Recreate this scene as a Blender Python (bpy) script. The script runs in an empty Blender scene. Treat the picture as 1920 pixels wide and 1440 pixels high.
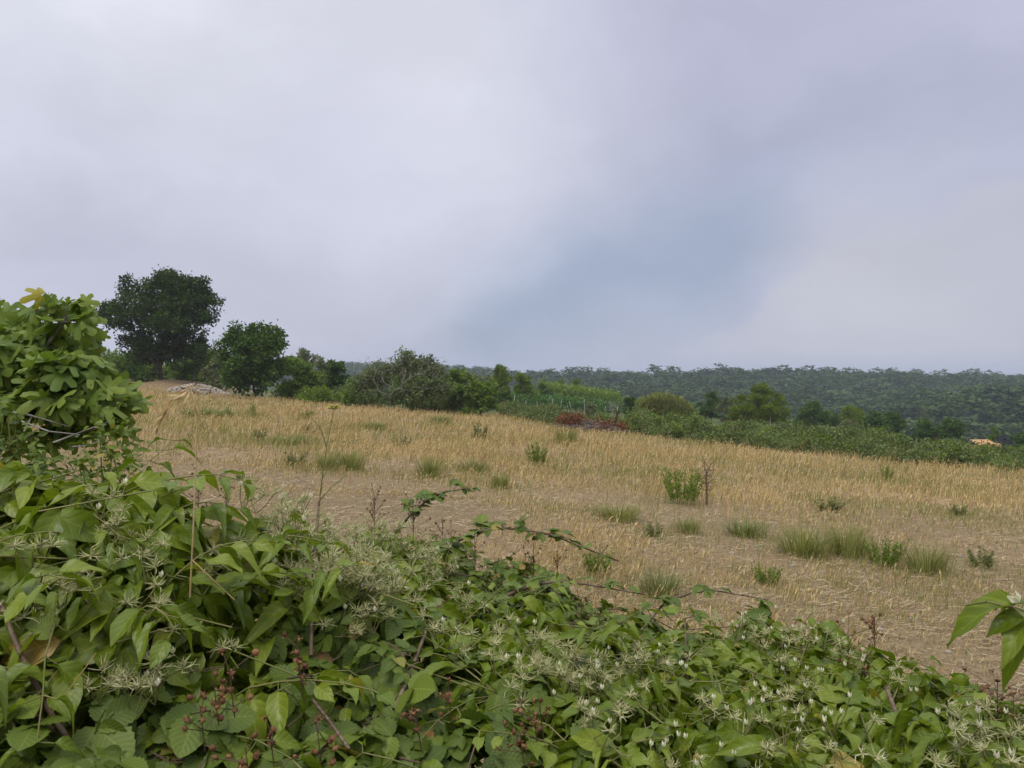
import bpy, math, random
import numpy as np
from mathutils import Vector

# ------------------------------------------------------------------ camera, sky, sun, exposure
F = 1450.0 / 1920.0            # focal length in picture widths
CAMZ, HOR = 1.7, 700.0
scene = bpy.context.scene
cam_data = bpy.data.cameras.new("camera")
cam = bpy.data.objects.new("camera", cam_data)
scene.collection.objects.link(cam)
cam.location = (0, 0, CAMZ)
cam.rotation_euler = (math.radians(90), 0, 0)
cam_data.sensor_width = 36.0
cam_data.lens = 36.0 * F
cam_data.shift_y = -(720 - HOR) / 1920.0
cam_data.clip_start = 0.05
cam_data.clip_end = 6000
cam_data.dof.use_dof = True
cam_data.dof.focus_distance = 5.0
cam_data.dof.aperture_fstop = 20.0
scene.camera = cam
scene.render.resolution_x, scene.render.resolution_y = 1024, 768
scene.view_settings.view_transform = 'Standard'
scene.view_settings.look = 'None'
scene.view_settings.gamma = 1.0
scene.view_settings.exposure = 0.2
scene.render.engine = 'CYCLES'
scene.cycles.use_denoising = True
scene.cycles.denoiser = 'OPENIMAGEDENOISE'
scene.cycles.denoising_input_passes = 'RGB_ALBEDO_NORMAL'
scene.cycles.max_bounces = 6
scene.cycles.diffuse_bounces = 3
scene.cycles.transmission_bounces = 4
scene.cycles.volume_bounces = 1
scene.cycles.transparent_max_bounces = 4

SUN_EL, SUN_AZ = math.radians(58), math.radians(200)    # azimuth clockwise from +Y (behind, a little left)
sun_data = bpy.data.lights.new("sun", 'SUN')
sun_data.energy = 1.5
sun_data.angle = math.radians(25)
sun_data.color = (1.0, 0.955, 0.88)
sun = bpy.data.objects.new("sun", sun_data)
scene.collection.objects.link(sun)
sd = Vector((math.sin(SUN_AZ) * math.cos(SUN_EL), math.cos(SUN_AZ) * math.cos(SUN_EL), math.sin(SUN_EL)))
sun.rotation_euler = sd.to_track_quat('Z', 'Y').to_euler()

def pixdir(px, py):
    v = Vector(((px - 960) / 1450.0, 1.0, -(py - HOR) / 1450.0))
    return v.normalized()

world = bpy.data.worlds.new("World")
scene.world = world
world.use_nodes = True
wt = world.node_tree
wt.nodes.clear()
wn, wl = wt.nodes, wt.links
def W(t, **k):
    n = wn.new(t)
    for a, b in k.items(): setattr(n, a, b)
    return n
w_out = W('ShaderNodeOutputWorld'); w_bg = W('ShaderNodeBackground')
w_bg.inputs['Strength'].default_value = 0.1
wl.new(w_bg.outputs[0], w_out.inputs[0])
sky = W('ShaderNodeTexSky', sky_type='NISHITA', sun_disc=False)
sky.sun_elevation = SUN_EL; sky.sun_rotation = SUN_AZ
w_tc = W('ShaderNodeTexCoord')
# slow warp of the view direction so that cloud edges are soft and uneven
w_n1 = W('ShaderNodeTexNoise'); w_n1.inputs['Scale'].default_value = 2.6; w_n1.inputs['Detail'].default_value = 6.0; w_n1.inputs['Roughness'].default_value = .55
wl.new(w_tc.outputs['Generated'], w_n1.inputs['Vector'])
w_sub = W('ShaderNodeVectorMath', operation='SUBTRACT'); w_sub.inputs[1].default_value = (0.5, 0.5, 0.5)
wl.new(w_n1.outputs['Color'], w_sub.inputs[0])
w_sc = W('ShaderNodeVectorMath', operation='SCALE'); w_sc.inputs['Scale'].default_value = 0.30
wl.new(w_sub.outputs[0], w_sc.inputs[0])
w_add = W('ShaderNodeVectorMath', operation='ADD')
wl.new(w_tc.outputs['Generated'], w_add.inputs[0]); wl.new(w_sc.outputs[0], w_add.inputs[1])
w_nrm = W('ShaderNodeVectorMath', operation='NORMALIZE'); wl.new(w_add.outputs[0], w_nrm.inputs[0])
WDIR = w_nrm.outputs[0]
def wmath(op, a, b=None, c=None):
    n = W('ShaderNodeMath', operation=op)
    for i, v in enumerate((a, b, c)):
        if v is None: continue
        if isinstance(v, (int, float)): n.inputs[i].default_value = v
        else: wl.new(v, n.inputs[i])
    return n.outputs[0]
def wdot(vec):
    n = W('ShaderNodeVectorMath', operation='DOT_PRODUCT'); n.inputs[1].default_value = tuple(vec)
    wl.new(WDIR, n.inputs[0]); return n.outputs['Value']
def lobe(px, py, size_px):          # soft round patch of cloud about a direction
    k = 1.0 / (1 - math.cos(size_px / 1450.0))
    return wmath('EXPONENT', wmath('MULTIPLY', wmath('SUBTRACT', wdot(pixdir(px, py)), 1.0), k))
def wmix(fac, a, b):
    n = W('ShaderNodeMix', data_type='RGBA')
    if isinstance(fac, (int, float)): n.inputs[0].default_value = fac
    else: wl.new(fac, n.inputs[0])
    for i, v in ((6, a), (7, b)):
        if isinstance(v, tuple): n.inputs[i].default_value = tuple(10 * q for q in v) + (1,)
        else: wl.new(v, n.inputs[i])
    return n.outputs[2]
def wstep(v, lo, hi):
    n = W('ShaderNodeMapRange', interpolation_type='SMOOTHSTEP')
    wl.new(v, n.inputs[0]); n.inputs[1].default_value = lo; n.inputs[2].default_value = hi
    return n.outputs[0]
# broad light-grey layer, greyer to the right
side = wdot((pixdir(1920, 400) - pixdir(0, 400)).normalized())
layer = wmix(wstep(side, -0.55, 0.60), (0.515, 0.53, 0.63), (0.395, 0.405, 0.525))
layer = wmix(wmath('MULTIPLY', lobe(150, 60, 560), 0.75), layer, (0.69, 0.70, 0.755))
layer = wmix(wmath('MULTIPLY', lobe(760, 130, 260), 0.55), layer, (0.65, 0.655, 0.72))
layer = wmix(wmath('MULTIPLY', lobe(450, 420, 300), 0.40), layer, (0.57, 0.575, 0.65))
layer = wmix(wmath('MULTIPLY', lobe(520, 500, 120), 0.45), layer, (0.60, 0.605, 0.64))
layer = wmix(wmath('MULTIPLY', lobe(200, 540, 300), 0.85), layer, (0.44, 0.45, 0.56))
layer = wmix(wmath('MULTIPLY', lobe(640, 610, 260), 0.8), layer, (0.42, 0.43, 0.53))
layer = wmix(wmath('MULTIPLY', lobe(640, 225, 150), 0.35), layer, (0.47, 0.48, 0.60))
layer = wmix(wmath('MULTIPLY', lobe(60, 190, 150), 0.35), layer, (0.50, 0.51, 0.62))
layer = wmix(wmath('MULTIPLY', lobe(1780, 60, 260), 0.5), layer, (0.49, 0.50, 0.59))
layer = wmix(wmath('MULTIPLY', lobe(1500, 130, 300), 0.5), layer, (0.395, 0.40, 0.53))
layer = wmix(wmath('MULTIPLY', lobe(1700, 260, 240), 0.5), layer, (0.375, 0.385, 0.51))
# clear blue gap: a slanting band low on the right of the middle
n_band = pixdir(880, 640).cross(pixdir(1560, 330)).normalized()
b = wdot(n_band)
band = wmath('EXPONENT', wmath('MULTIPLY', wmath('POWER', wmath('ABSOLUTE', wmath('DIVIDE', b, 0.10)), 2.0), -1.0))
band = wmath('MULTIPLY', band, wmath('MINIMUM', wmath('ADD', lobe(1190, 490, 370), wmath('MULTIPLY', lobe(1090, 640, 240), 0.9)), 1.0))
layer = wmix(wmath('MULTIPLY', band, 0.88), layer, (0.272, 0.330, 0.445))
# the pale cloud bank under it on the right
n_edge = pixdir(1200, 640).cross(pixdir(1900, 385)).normalized()
if n_edge.z > 0: n_edge = -n_edge
low = wmath('MULTIPLY', wstep(wdot(n_edge), -0.012, 0.022), wmath('MINIMUM', wmath('MULTIPLY', lobe(1720, 560, 470), 1.25), 1.0))
layer = wmix(wmath('MULTIPLY', low, 0.92), layer, (0.43, 0.437, 0.505))
layer = wmix(wmath('MULTIPLY', lobe(1640, 490, 150), 0.45), layer, (0.485, 0.487, 0.53))
# fine unevenness, brighter overhead, greyer at the horizon
w_n2 = W('ShaderNodeTexNoise'); w_n2.inputs['Scale'].default_value = 3.5; w_n2.inputs['Detail'].default_value = 5
w_map = W('ShaderNodeMapping'); w_map.inputs['Scale'].default_value = (1, 1, 2.6)
wl.new(WDIR, w_map.inputs[0]); wl.new(w_map.outputs[0], w_n2.inputs['Vector'])
w_sep = W('ShaderNodeSeparateXYZ'); wl.new(w_tc.outputs['Generated'], w_sep.inputs[0])
gain = wmath('ADD', wmath('MULTIPLY', w_n2.outputs['Fac'], 0.40), 0.865)
gain = wmath('MULTIPLY', gain, wmath('ADD', 1.0, wmath('MULTIPLY', wstep(w_sep.outputs['Z'], 0.42, 0.9), 1.5)))
w_g = W('ShaderNodeVectorMath', operation='SCALE'); wl.new(layer, w_g.inputs[0]); wl.new(gain, w_g.inputs['Scale'])
final = wmix(0.95, sky.outputs[0], w_g.outputs[0])
wl.new(final, w_bg.inputs['Color'])

# ------------------------------------------------------------------ helpers
rng = np.random.default_rng(7)
COL = scene.collection

def vnoise(x, y, s, seed):
    r = np.random.default_rng(seed)
    o = 0
    for k in range(7):
        a = r.uniform(0, 2 * math.pi); f = r.uniform(.6, 1.7) * 2 * math.pi / s
        o = o + np.sin((np.cos(a) * x + np.sin(a) * y) * f + r.uniform(0, 6.28))
    return o / 7.0 * 1.6
def sstep(x, a, b):
    t = np.clip((np.asarray(x, float) - a) / (b - a), 0, 1)
    return t * t * (3 - 2 * t)

def terrain(x, y):
    x = np.asarray(x, float); y = np.asarray(y, float)
    yy = np.maximum(y, 1.0)
    u = np.clip(x / yy, -2.5, 2.5)
    d = np.maximum(y, 0) + 0.12 * np.abs(x)
    plane = -0.07 * 90 * np.tanh(x / 90) - 0.0293 * np.clip(y, -60, 190)
    plane = plane + 1.1 * np.exp(-((x + 34) / 9) ** 2 - ((y - 77) / 7) ** 2)
    plane = plane - 5.0 * sstep(y, 47, 82) * sstep(x / yy, .40, .55)
    plane = plane + 0.035 * vnoise(x, y, 9, 3) * sstep(y, 3, 8)
    # valley and the wooded hill beyond
    ridge = np.interp(u, [-2, -.28, -.18, -.03, 0, .17, .37, .66, 2], [8, 8, 7.5, 1.5, -3, -1.2, -1.2, -4.5, -6])
    dr = np.interp(u, [-2, -.10, .02, 2], [850, 850, 560, 560])
    t = np.clip((y - 240) / (dr - 240), 0, 1)
    far = -32 + (ridge + 32) * (t ** 0.9)
    far = far + sstep(u, .36, .68) * 17 * np.exp(-((y - 300) / 60) ** 2) + 1.2 * vnoise(x, y, 90, 5)
    w = sstep(y + 0.25 * np.clip(x, 0, 200), 150, 245)
    return plane * (1 - w) + far * w
def ground(px, py, dmax=180):
    """where a point seen at this place in the photograph stands on the terrain"""
    u, v = (px - 960) / 1450.0, (py - HOR) / 1450.0
    ds = np.arange(1.0, dmax, .1)
    hit = CAMZ - v * ds <= terrain(u * ds, ds)
    d = ds[np.argmax(hit)] if hit.any() else dmax
    return u * d, d
def at(px, py, d):
    return np.array(((px - 960) / 1450.0 * d, d, CAMZ - (py - HOR) / 1450.0 * d))

def unit(a):
    a = np.asarray(a, float)
    return a / np.maximum(np.linalg.norm(a, axis=-1, keepdims=True), 1e-9)
def frames(axis, up):
    y = unit(axis); x = np.cross(y, up)
    bad = np.linalg.norm(x, axis=1) < 1e-4
    x[bad] = np.cross(y[bad], np.array([1., .3, 0]))
    x = unit(x); z = np.cross(x, y)
    return np.stack([x, y, z], axis=2)
def rdirs(n, zmin=-1.0, zmax=1.0):
    z = rng.uniform(zmin, zmax, n); a = rng.uniform(0, 2 * math.pi, n); r = np.sqrt(1 - z * z)
    return np.stack([r * np.cos(a), r * np.sin(a), z], 1)

class MB:
    def __init__(s): s.v = []; s.f = {3: [], 4: []}; s.uv = []; s.m = {3: [], 4: []}; s.n = 0
    def add(s, v, f, uv=None, mat=0):
        v = np.asarray(v, float).reshape(-1, 3)
        s.v.append(v); s.uv.append(np.zeros((len(v), 2)) if uv is None else np.asarray(uv, float))
        for q in (f if isinstance(f, (list, tuple)) else [f]):
            q = np.asarray(q, np.int64)
            if not q.size: continue
            s.f[q.shape[1]].append(q + s.n); s.m[q.shape[1]].append(np.full(len(q), mat, np.int32))
        s.n += len(v)
        return s
    def scatter(s, base, M, T, S, mat=0):
        bv, bf, buv = base
        S = np.asarray(S, float)
        S = np.broadcast_to(S.reshape(-1, 1) if S.ndim == 1 else S, (len(T), 3))
        p = np.einsum('nij,nvj->nvi', M, bv[None] * S[:, None, :]) + T[:, None, :]
        off = (np.arange(len(T)) * len(bv))[:, None, None]
        s.add(p.reshape(-1, 3), [(q[None] + off).reshape(-1, q.shape[1]) for q in bf], np.tile(buv, (len(T), 1)), mat)
        return s
    def tubes(s, p0, p1, r0, r1, sides=5, mat=0):
        p0 = np.asarray(p0, float).reshape(-1, 3); p1 = np.asarray(p1, float).reshape(-1, 3); n = len(p0)
        if not n: return s
        r0 = np.broadcast_to(r0, (n,)); r1 = np.broadcast_to(r1, (n,))
        M = frames(p1 - p0, np.tile(np.array([.13, .21, 1.]), (n, 1)))
        a = np.arange(sides) * 2 * math.pi / sides
        ring = np.stack([np.cos(a), np.zeros(sides), np.sin(a)], 1)
        d = np.einsum('nij,sj->nsi', M, ring)
        v = np.concatenate([p0[:, None] + d * r0[:, None, None], p1[:, None] + d * r1[:, None, None]], 1)
        k = np.arange(sides); k2 = (k + 1) % sides
        f = np.stack([k, k2, k2 + sides, k + sides], 1)
        s.add(v.reshape(-1, 3), (f[None] + (np.arange(n) * 2 * sides)[:, None, None]).reshape(-1, 4), None, mat)
        return s
    def path(s, pts, r0, r1, sides=5, mat=0):
        pts = np.asarray(pts, float); n = len(pts); r = np.linspace(r0, r1, n)
        return s.tubes(pts[:-1], pts[1:], r[:-1], r[1:], sides, mat)
    def mesh(s, name, mats, origin=(0, 0, 0), smooth=True):
        me = bpy.data.meshes.new(name)
        v = np.concatenate(s.v) - np.asarray(origin, float)
        uv = np.concatenate(s.uv)
        q4 = np.concatenate(s.f[4]) if s.f[4] else np.zeros((0, 4), np.int64)
        q3 = np.concatenate(s.f[3]) if s.f[3] else np.zeros((0, 3), np.int64)
        mi = np.concatenate((s.m[4] or [np.zeros(0, np.int32)]) + (s.m[3] or [np.zeros(0, np.int32)]))
        lv = np.concatenate([q4.ravel(), q3.ravel()])
        tot = np.concatenate([np.full(len(q4), 4), np.full(len(q3), 3)])
        st = np.concatenate([[0], np.cumsum(tot)[:-1]])
        me.vertices.add(len(v)); me.vertices.foreach_set('co', v.astype(np.float32).ravel())
        me.loops.add(len(lv)); me.loops.foreach_set('vertex_index', lv.astype(np.int32))
        me.polygons.add(len(tot)); me.polygons.foreach_set('loop_start', st.astype(np.int32))
        me.polygons.foreach_set('material_index', mi.astype(np.int32))
        if smooth: me.polygons.foreach_set('use_smooth', np.ones(len(tot), bool))
        ul = me.uv_layers.new(name='UVMap'); ul.data.foreach_set('uv', uv[lv].astype(np.float32).ravel())
        for m in (mats if isinstance(mats, (list, tuple)) else [mats]): me.materials.append(m)
        me.update(calc_edges=True); me.validate()
        return me

def tag(o, label=None, cat=None, group=None, kind=None):
    if label: o['label'] = label
    if cat: o['category'] = cat
    if group: o['group'] = group
    if kind: o['kind'] = kind
    return o
def thing(name, label, cat, loc=(0, 0, 0), group=None):
    o = bpy.data.objects.new(name, None); COL.objects.link(o)
    o.location = tuple(float(q) for q in loc); o.empty_display_size = .2
    return tag(o, label, cat, group)
def part(name, mb, mats, root=None, smooth=True, origin=None):
    if not mb.n: return None
    org = origin if origin is not None else (tuple(root.location) if root is not None else (0, 0, 0))
    o = bpy.data.objects.new(name, mb.mesh(name, mats, org, smooth)); COL.objects.link(o)
    if root is not None: o.parent = root
    return o
def dup(root, loc, rz=0, sc=1.0, label=None, group=None):
    r = root.copy(); COL.objects.link(r); r.location = tuple(float(q) for q in loc)
    r.rotation_euler = (0, 0, rz); r.scale = (sc, sc, sc) if isinstance(sc, (int, float)) else sc
    if label: r['label'] = label
    if group: r['group'] = group
    for ch in list(root.children):
        c = ch.copy(); COL.objects.link(c); c.parent = r
    return r

# ------------------------------------------------------------------ materials
def newmat(name):
    m = bpy.data.materials.new(name); m.use_nodes = True; m.node_tree.nodes.clear()
    return m, m.node_tree.nodes, m.node_tree.links
def ramp(n, l, fac, stops):
    r = n.new('ShaderNodeValToRGB'); e = r.color_ramp.elements
    while len(e) < len(stops): e.new(0.5)
    for q, (p, c) in zip(e, stops): q.position = p; q.color = tuple(c) + (1,)
    l.new(fac, r.inputs[0]); return r.outputs[0]
def leafmat(name, stops, trans=0.3, rough=0.5, spec=0.3, veins=None, patch=None, tint=(1.15, 1.2, .55)):
    """per-leaf colour from the island's random value; a share of the light passes through the blade"""
    m, n, l = newmat(name)
    out = n.new('ShaderNodeOutputMaterial')
    geo = n.new('ShaderNodeNewGeometry')
    col = ramp(n, l, geo.outputs['Random Per Island'], stops)
    if patch:                                   # slow change of hue from one spray to the next
        tc = n.new('ShaderNodeTexCoord'); nz = n.new('ShaderNodeTexNoise'); nz.inputs['Scale'].default_value = patch[0]
        nz.inputs['Detail'].default_value = 2
        l.new(geo.outputs['Position'], nz.inputs['Vector'])
        mr = n.new('ShaderNodeMapRange'); l.new(nz.outputs['Fac'], mr.inputs[0]); mr.inputs[1].default_value = .4; mr.inputs[2].default_value = .65
        mx = n.new('ShaderNodeMix'); mx.data_type = 'RGBA'; l.new(mr.outputs[0], mx.inputs[0]); l.new(col, mx.inputs[6])
        mul = n.new('ShaderNodeMix'); mul.data_type = 'RGBA'; mul.blend_type = 'MULTIPLY'; mul.inputs[0].default_value = 1
        l.new(col, mul.inputs[6]); mul.inputs[7].default_value = tuple(patch[1]) + (1,)
        l.new(mul.outputs[2], mx.inputs[7]); col = mx.outputs[2]
    bs = n.new('ShaderNodeBsdfPrincipled'); bs.inputs['Roughness'].default_value = rough
    bs.inputs['Specular IOR Level'].default_value = spec
    if veins:
        uv = n.new('ShaderNodeTexCoord'); sp = n.new('ShaderNodeSeparateXYZ'); l.new(uv.outputs['UV'], sp.inputs[0])
        def mth(op, a, b=None):
            q = n.new('ShaderNodeMath'); q.operation = op
            for i, v in enumerate((a, b)):
                if v is None: continue
                if isinstance(v, (int, float)): q.inputs[i].default_value = v
                else: l.new(v, q.inputs[i])
            return q.outputs[0]
        ax = mth('ABSOLUTE', mth('SUBTRACT', sp.outputs[0], .5))
        mid = mth('LESS_THAN', ax, .022)
        ph = mth('FRACT', mth('MULTIPLY', mth('SUBTRACT', sp.outputs[1], mth('MULTIPLY', ax, .55)), veins))
        sv = mth('LESS_THAN', mth('ABSOLUTE', mth('SUBTRACT', ph, .5)), .07)
        vv = mth('MAXIMUM', mid, mth('MULTIPLY', sv, .7))
        mx = n.new('ShaderNodeMix'); mx.data_type = 'RGBA'
        l.new(mth('MULTIPLY', vv, .45), mx.inputs[0]); l.new(col, mx.inputs[6])
        sc = n.new('ShaderNodeMix'); sc.data_type = 'RGBA'; sc.blend_type = 'MULTIPLY'; sc.inputs[0].default_value = 1
        l.new(col, sc.inputs[6]); sc.inputs[7].default_value = (2.1, 1.8, 2.0, 1)
        l.new(sc.outputs[2], mx.inputs[7]); col = mx.outputs[2]
        bp = n.new('ShaderNodeBump'); bp.inputs['Strength'].default_value = .35; bp.inputs['Distance'].default_value = .002
        l.new(mth('ABSOLUTE', mth('SUBTRACT', ph, .5)), bp.inputs['Height']); l.new(bp.outputs[0], bs.inputs['Normal'])
    l.new(col, bs.inputs['Base Color'])
    tr = n.new('ShaderNodeBsdfTranslucent')
    tm = n.new('ShaderNodeMix'); tm.data_type = 'RGBA'; tm.blend_type = 'MULTIPLY'; tm.inputs[0].default_value = 1
    l.new(col, tm.inputs[6]); tm.inputs[7].default_value = tuple(tint) + (1,); l.new(tm.outputs[2], tr.inputs['Color'])
    ms = n.new('ShaderNodeMixShader'); ms.inputs[0].default_value = trans
    l.new(bs.outputs[0], ms.inputs[1]); l.new(tr.outputs[0], ms.inputs[2]); l.new(ms.outputs[0], out.inputs[0])
    return m
def roughmat(name, stops, scale=4, rough=.9, bump=.3, detail=6, coords='Object', stretch=(1, 1, 1)):
    m, n, l = newmat(name)
    out = n.new('ShaderNodeOutputMaterial'); tc = n.new('ShaderNodeTexCoord'); mp = n.new('ShaderNodeMapping')
    mp.inputs['Scale'].default_value = stretch; l.new(tc.outputs[coords], mp.inputs[0])
    nz = n.new('ShaderNodeTexNoise'); nz.inputs['Scale'].default_value = scale; nz.inputs['Detail'].default_value = detail
    l.new(mp.outputs[0], nz.inputs['Vector'])
    bs = n.new('ShaderNodeBsdfPrincipled'); bs.inputs['Roughness'].default_value = rough; bs.inputs['Specular IOR Level'].default_value = .15
    l.new(ramp(n, l, nz.outputs['Fac'], stops), bs.inputs['Base Color'])
    bp = n.new('ShaderNodeBump'); bp.inputs['Strength'].default_value = bump; bp.inputs['Distance'].default_value = .02
    l.new(nz.outputs['Fac'], bp.inputs['Height']); l.new(bp.outputs[0], bs.inputs['Normal']); l.new(bs.outputs[0], out.inputs[0])
    return m
def L3(a, b, c): return [(0.0, a), (0.5, b), (1.0, c)]

M_clem = leafmat('clematis_leaf', [(0, (0.118, 0.170, 0.012)), (.45, (0.168, 0.229, 0.017)), (.965, (0.225, 0.277, 0.027)), (.985, (0.314, 0.302, 0.039)), (1, (0.405, 0.272, 0.062))], .34, .36, .35, veins=5, patch=(5, (.72, .78, .72)))
M_bram = leafmat('bramble_leaf', [(0, (0.086, 0.128, 0.017)), (.5, (0.121, 0.171, 0.023)), (.965, (0.170, 0.224, 0.032)), (.985, (0.287, 0.238, 0.047)), (1, (0.287, 0.143, 0.047))], .28, .45, .25, veins=8, patch=(4, (.74, .80, .80)))
M_fig = leafmat('fig_leaf', [(0, (0.124, 0.189, 0.028)), (.5, (0.180, 0.252, 0.043)), (.9990, (0.260, 0.320, 0.060)), (.9996, (0.743, 0.458, 0.040)), (1, (0.743, 0.458, 0.040))], .34, .45, .2, patch=(2, (.75, .8, .75)))
M_oak = leafmat('oak_leaf', L3((0.033, 0.064, 0.012), (0.050, 0.088, 0.018), (0.077, 0.127, 0.024)), .2, .6, .1, patch=(.5, (.72, .76, .75)))
M_dens = leafmat('dense_tree_leaf', L3((0.053, 0.101, 0.018), (0.081, 0.143, 0.024), (0.122, 0.203, 0.033)), .22, .6, .1, patch=(.7, (.66, .74, .7)))
M_bush = leafmat('bush_leaf', L3((0.102, 0.164, 0.028), (0.156, 0.234, 0.039), (0.228, 0.320, 0.053)), .25, .6, .1, patch=(.6, (.66, .74, .75)))
M_blush = leafmat('bright_bush_leaf', L3((0.121, 0.190, 0.028), (0.167, 0.241, 0.034), (0.230, 0.299, 0.048)), .3, .6, .1, patch=(.5, (.75, .82, .8)))
M_grey = leafmat('grey_bush_leaf', L3((0.117, 0.149, 0.062), (0.166, 0.193, 0.081), (0.235, 0.241, 0.117)), .2, .65, .1, patch=(.6, (.82, .82, .75)))
M_pine = leafmat('pine_needles', L3((0.108, 0.164, 0.018), (0.164, 0.234, 0.023), (0.253, 0.316, 0.037)), .3, .6, .1, patch=(.8, (.66, .70, .7)))
M_pined = leafmat('dark_pine_needles', L3((0.064, 0.118, 0.029), (0.103, 0.169, 0.038), (0.159, 0.237, 0.049)), .25, .6, .1, patch=(.4, (.75, .76, .75)))
M_forest = leafmat('forest_leaf', L3((.062, .102, .027), (.076, .120, .032), (.092, .138, .037)), .2, .7, .06, patch=(.09, (.58, .68, .72)))
M_reed = leafmat('reed_leaf', L3((.15, .195, .055), (.20, .25, .068), (.29, .30, .10)), .3, .55, .1, patch=(.4, (1.05, .88, .8)))
M_cane = leafmat('cane_leaf', L3((0.156, 0.240, 0.042), (0.216, 0.312, 0.054), (0.300, 0.372, 0.084)), .3, .55, .1)
M_vine = leafmat('vine_leaf', L3((.060, .135, .030), (.090, .180, .040), (.13, .23, .055)), .25, .55, .1)
M_weed = leafmat('weed_leaf', L3((.13, .20, .030), (.17, .245, .038), (.23, .29, .055)), .35, .6, .1)
M_weedd = leafmat('bluish_weed_leaf', L3((.125, .16, .052), (.165, .195, .068), (.24, .24, .095)), .3, .65, .1)
M_ggrass = leafmat('green_grass', L3((.16, .185, .055), (.22, .235, .075), (.36, .32, .13)), .35, .65, .1)
M_bank = leafmat('bank_leaf', L3((0.107, 0.146, 0.047), (0.150, 0.195, 0.065), (0.215, 0.260, 0.094)), .25, .65, .1, patch=(1.1, (.62, .70, .68)))
M_dry = leafmat('dry_grass', [(0, (.27, .185, .075)), (.35, (.48, .34, .135)), (.7, (.64, .475, .20)), (1, (.78, .64, .33))], .25, .65, .12, patch=(.35, (.82, .84, .80)), tint=(1, 1, 1))
M_straw = leafmat('straw', [(0, (.16, .11, .06)), (.45, (.29, .215, .115)), (.8, (.42, .33, .18)), (1, (.60, .51, .33))], .1, .75, .05, tint=(1, 1, 1))
M_seed = leafmat('clematis_seed', [(0, (.36, .39, .13)), (.5, (.58, .56, .26)), (1, (.80, .76, .48))], .25, .6, .1, tint=(1, 1, .9))
M_bud = leafmat('clematis_bud', L3((.62, .62, .33), (.76, .74, .48), (.86, .83, .66)), .25, .5, .15, tint=(1, 1, 1))
M_ear = leafmat('dry_ear', L3((.46, .32, .14), (.62, .46, .22), (.78, .62, .36)), .25, .6, .1, tint=(1, 1, 1))
M_stem = leafmat('green_stem', L3((.12, .155, .035), (.16, .15, .05), (.21, .20, .07)), .0, .6, .15)
M_canestem = leafmat('bramble_cane', L3((.095, .058, .038), (.14, .090, .058), (.19, .15, .09)), .0, .6, .2)
M_berry = leafmat('dry_berry', L3((.080, .036, .017), (.145, .070, .032), (.26, .135, .06)), .0, .65, .15)
M_bark = roughmat('bark', [(.3, (.045, .037, .030)), (.7, (.13, .105, .085))], 5, .9, .6, stretch=(1, 1, .3))
M_figbark = roughmat('fig_bark', [(.3, (.15, .135, .11)), (.7, (.30, .275, .23))], 9, .85, .4, stretch=(1, 1, .4))
M_dead = roughmat('dead_wood', [(.3, (.22, .20, .165)), (.7, (.46, .42, .36))], 7, .9, .4)
M_stone = roughmat('pale_stone', [(.3, (.24, .195, .145)), (.7, (.48, .42, .335))], 9, .9, .5)
M_rust = roughmat('rusty_iron', [(.35, (.05, .028, .022)), (.7, (.16, .06, .035))], 14, .8, .4)
M_red = leafmat('russet_dead_leaf', L3((.11, .045, .022), (.19, .075, .035), (.29, .135, .065)), .2, .7, .1, tint=(1, 1, 1))
M_tile = roughmat('orange_roof_tile', [(.3, (.46, .24, .11)), (.7, (.66, .42, .22))], 12, .85, .4)
M_plaster = roughmat('plaster', [(.3, (.46, .37, .25)), (.7, (.6, .5, .36))], 5, .9, .2)
M_post = roughmat('vine_post_paint', [(.3, (.5, .5, .44)), (.7, (.72, .72, .66))], 5, .8, .2)

# ------------------------------------------------------------------ ground sheet
EDGE_PX = [(-300, 716), (200, 722), (330, 728), (430, 743), (560, 752), (640, 757), (740, 769), (860, 775), (940, 779), (1040, 800), (1180, 815), (1330, 836), (1500, 852), (1700, 872), (1920, 892), (2200, 915)]
EDGE = np.array([ground(a, b_) for a, b_ in EDGE_PX])
EU = EDGE[:, 0] / EDGE[:, 1]
def edge_d(x, y):             # depth of the field's far edge in this direction
    return np.interp(np.asarray(x) / np.maximum(y, .5), EU, EDGE[:, 1])
def greenness(x, y):          # where the field grass is still green
    return np.clip(vnoise(x, y, 7, 11) * .8 + vnoise(x, y, 2.2, 12) * .5, -1, 1)
def bareness(x, y):           # trampled bare earth: a wedge on the near left, a patch by the hedge
    u = x / np.maximum(y, .5)
    b_ = (1 - sstep(y, 11, 19)) * (.55 + .45 * (1 - sstep(u, -.2, .1)))
    b_ = b_ + .5 * np.exp(-((u - .62) / .16) ** 2 - ((y - 4.8) / 1.4) ** 2) + .25 * np.exp(-((y - 13.5) / 1.1) ** 2) * sstep(u, .25, .4)
    return np.clip(b_ + .22 * vnoise(x, y, 3.1, 21), 0, 1)

def graded(lo, hi, n, k):
    t = np.linspace(-1, 1, n) if lo < 0 else np.linspace(0, 1, n)
    s_ = np.sinh(k * t) / np.sinh(k)
    return np.where(s_ < 0, -lo * s_, hi * s_)
gx = graded(-3500, 3500, 261, 7.2); gy = np.concatenate([[-400, -120, -50, -25, -12, -6], graded(0, 4500, 300, 7.0)])
GX, GY = np.meshgrid(gx, gy)
gz = terrain(GX, GY)
nx, ny = len(gx), len(gy)
ii = (np.arange(ny - 1)[:, None] * nx + np.arange(nx - 1)[None]).ravel()
mb = MB().add(np.stack([GX, GY, gz], 2).reshape(-1, 3), np.stack([ii, ii + 1, ii + 1 + nx, ii + nx], 1))
m, n, l = newmat('field_soil')
out = n.new('ShaderNodeOutputMaterial'); geo = n.new('ShaderNodeNewGeometry')
bs = n.new('ShaderNodeBsdfPrincipled'); bs.inputs['Roughness'].default_value = .95; bs.inputs['Specular IOR Level'].default_value = .1
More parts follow.
